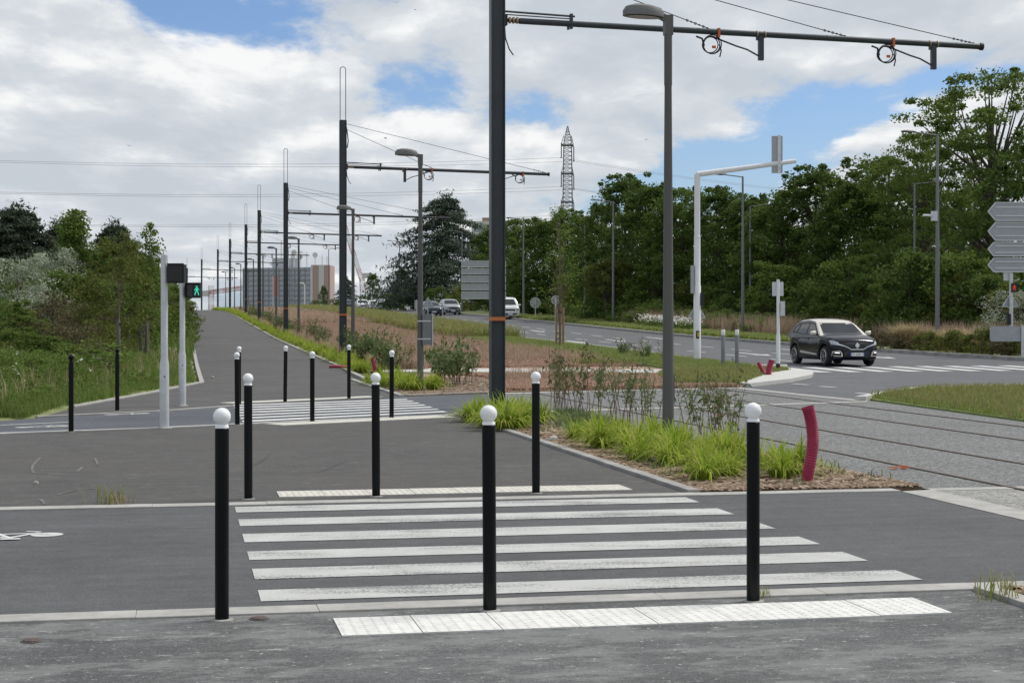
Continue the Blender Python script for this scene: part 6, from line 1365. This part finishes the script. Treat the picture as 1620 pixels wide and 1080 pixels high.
for px, py, k_, s_ in ((875, 648, 1, 1.35), (885, 652, 2, 1.2), (905, 653, 1, 1.25), (920, 655, 0, 1.2), (935, 655, 1, 1.2), (950, 657, 0, 1.1), (890, 645, 2, 1.2)):
    x, y = P2(px, py); shrub(k_, x, y, s_, 'reddish twiggy shrub in the bed near the nearest mast', 'twiggy shrubs near the mast')
for px, py, k_, s_ in ((605, 590, 3, 1.3), (620, 594, 3, 1.2), (640, 596, 1, 1.2), (700, 610, 3, 1.3), (716, 612, 3, 1.35), (730, 608, 3, 1.3), (692, 605, 1, 1.3), (745, 606, 1, 1.2), (580, 580, 3, 1.3), (595, 578, 3, 1.4)):
    x, y = P2(px, py); shrub(k_, x, y, s_, 'leafy grey-green shrub at the edge of the sedum bed', 'leafy shrubs beside the sedum')
for i in range(64):
    a = 54+130*(i/64)**1.3; x, y = W(6.3+random.uniform(-0.35, 0.5), a); shrub(random.choice((3, 1, 1, 0)), x, y, random.uniform(0.9, 1.4), 'shrub in the planted border along the climbing footpath', 'border shrubs along the footpath')
for px, py, k_ in ((985, 568, 3), (1010, 573, 1), (1022, 574, 3), (1048, 578, 1)): x, y = P2(px, py); shrub(k_, x, y, 0.9, 'small leafy shrub on the verge beside the road', 'small shrubs on the verge')
# right verge planting
def mound(name, R, H_, m, leaf, n, width=0.25, up=0.9): return make_tree(name, R, 0.02, H_, m, 40, n, leaf, 0.30, 'dome', trunk_r=0.03, limbs=6, cat='shrub', up=up, width=width)
M_G = mound('mound_shrub', 0.95, 1.15, 'leaf_mid', 0.12, 60); M_D = mound('mound_shrub', 0.9, 1.1, 'leaf_olive', 0.12, 60, 0.4, 0.4); M_R = mound('mound_shrub', 0.8, 1.0, 'leaf_brown', 0.12, 60, 0.4, 0.4)
for px, s_ in ((905, 1.6), (935, 1.5), (985, 1.9), (1010, 1.9), (1035, 2.0), (1075, 1.6), (1125, 1.7), (1150, 1.5), (1185, 1.4), (1215, 1.4)):
    Yd = YL(px, 33.4); x, y = XY(px, Yd); put(M_G, (x, y, h(Yd)+0.1), (s_*1.2, s_*1.2, s_*0.85), 'rounded green mound shrub behind the kerb of the right verge', 'mound shrubs on the verge')
for px, lat, s_, k_ in ((1466, 32.3, 1.0, M_D), (1514, 32.6, 1.1, M_D), (1553, 33.0, 1.2, M_D), (1415, 32.2, 0.9, M_R), (1448, 32.4, 0.7, M_R), (1400, 33.6, 0.9, M_R), (1586, 32.8, 0.9, M_R), (1480, 33.2, 0.6, M_R), (1500, 36.2, 1.2, M_R), (1540, 36.4, 1.2, M_D), (1470, 36.5, 1.2, M_D), (1615, 33.5, 1.0, M_D), (1375, 34.5, 0.9, M_R), (1340, 35.5, 1.0, M_D)):
    Yd = YL(px, lat-2.3); x, y = XY(px, Yd); put(k_, (x, y, h(Yd)+0.1), s_*0.8, 'low dark shrub among the feather grass behind the kerb', 'low shrubs in the feather grass')
def feather(nb, hgt):
    V, Fc = tuft(nb, hgt, 0.7, 0.02, 0.9); me = newmesh('blades', V, Fc, 'straw'); return me
FM = [feather(420, 1.05), feather(420, 1.0)]
for px, lat in ((1430, 33.6), (1443, 34.0), (1490, 33.9), (1501, 34.4), (1531, 33.8), (1574, 33.9), (1478, 35.2), (1545, 35.4)):
    Yd = YL(px, lat-3.0+0.012*max(0, px-1500))
    x, y = XY(px, Yd); t = thing('feather_grass', 'pale straw-coloured feather grass clump behind the kerb of the right verge', 'grass clump', (x, y, h(Yd)+0.1), random.uniform(0, 6), 'feather grass clumps'); t.scale = (random.uniform(1.0, 1.35),)*3; link('blades', random.choice(FM), t)
flw = clump_points(np.array([(0.3*math.cos(a), 0.3*math.sin(a), 0.45) for a in np.linspace(0, 6, 7)]), [0.3]*7, 11, 0.7); V, Fi = leaves(flw, 0.085, 0.9, 0.9); fm = big('blossoms', V, Fi, 'flower_white', nper=4)
V, Fi = leaves(clump_points(np.array([(0.3*math.cos(a), 0.3*math.sin(a), 0.25) for a in np.linspace(0, 6, 7)]), [0.3]*7, 40, 0.7), 0.10, 0.4, 0.6); gm = big('foliage', V, Fi, 'leaf_mid', nper=4)
for px, lat in ((1020, 33.2), (1032, 33.0), (1046, 33.3), (1058, 32.9), (1072, 33.2), (1084, 33.0), (1096, 33.3), (1038, 33.6), (1064, 33.7)):
    Yd = YL(px, lat-2.2)
    x, y = XY(px, Yd); t = thing('flower_clump', 'white-flowering clump in the ground cover of the right verge', 'flowers', (x, y, h(Yd)+0.12), random.uniform(0, 6), 'white flower clumps'); t.scale = (1.5,)*3; link('blossoms', fm, t); link('foliage', gm, t)
# weeds by the near kerb
def weed(px, py, s_, label, m='grass_weed'):
    p = P(px, py); V, Fc = tuft(42, 0.17, 0.2, 0.006, 0.9); o = link('weed', newmesh('weed', V, Fc, m), None, p); o.scale = (s_,)*3; tag(o, label, 'weed')
weed(174, 796, 1.3, 'tuft of green and dry weeds growing at the plaza kerb'); weed(186, 797, 0.8, 'dry straw wisp beside the weed tuft at the plaza kerb', 'straw'); weed(1578, 948, 1.2, 'grass tuft in the mulch corner beside the pavement'); weed(1208, 944, 0.45, 'tiny weed at the foot of a front bollard')
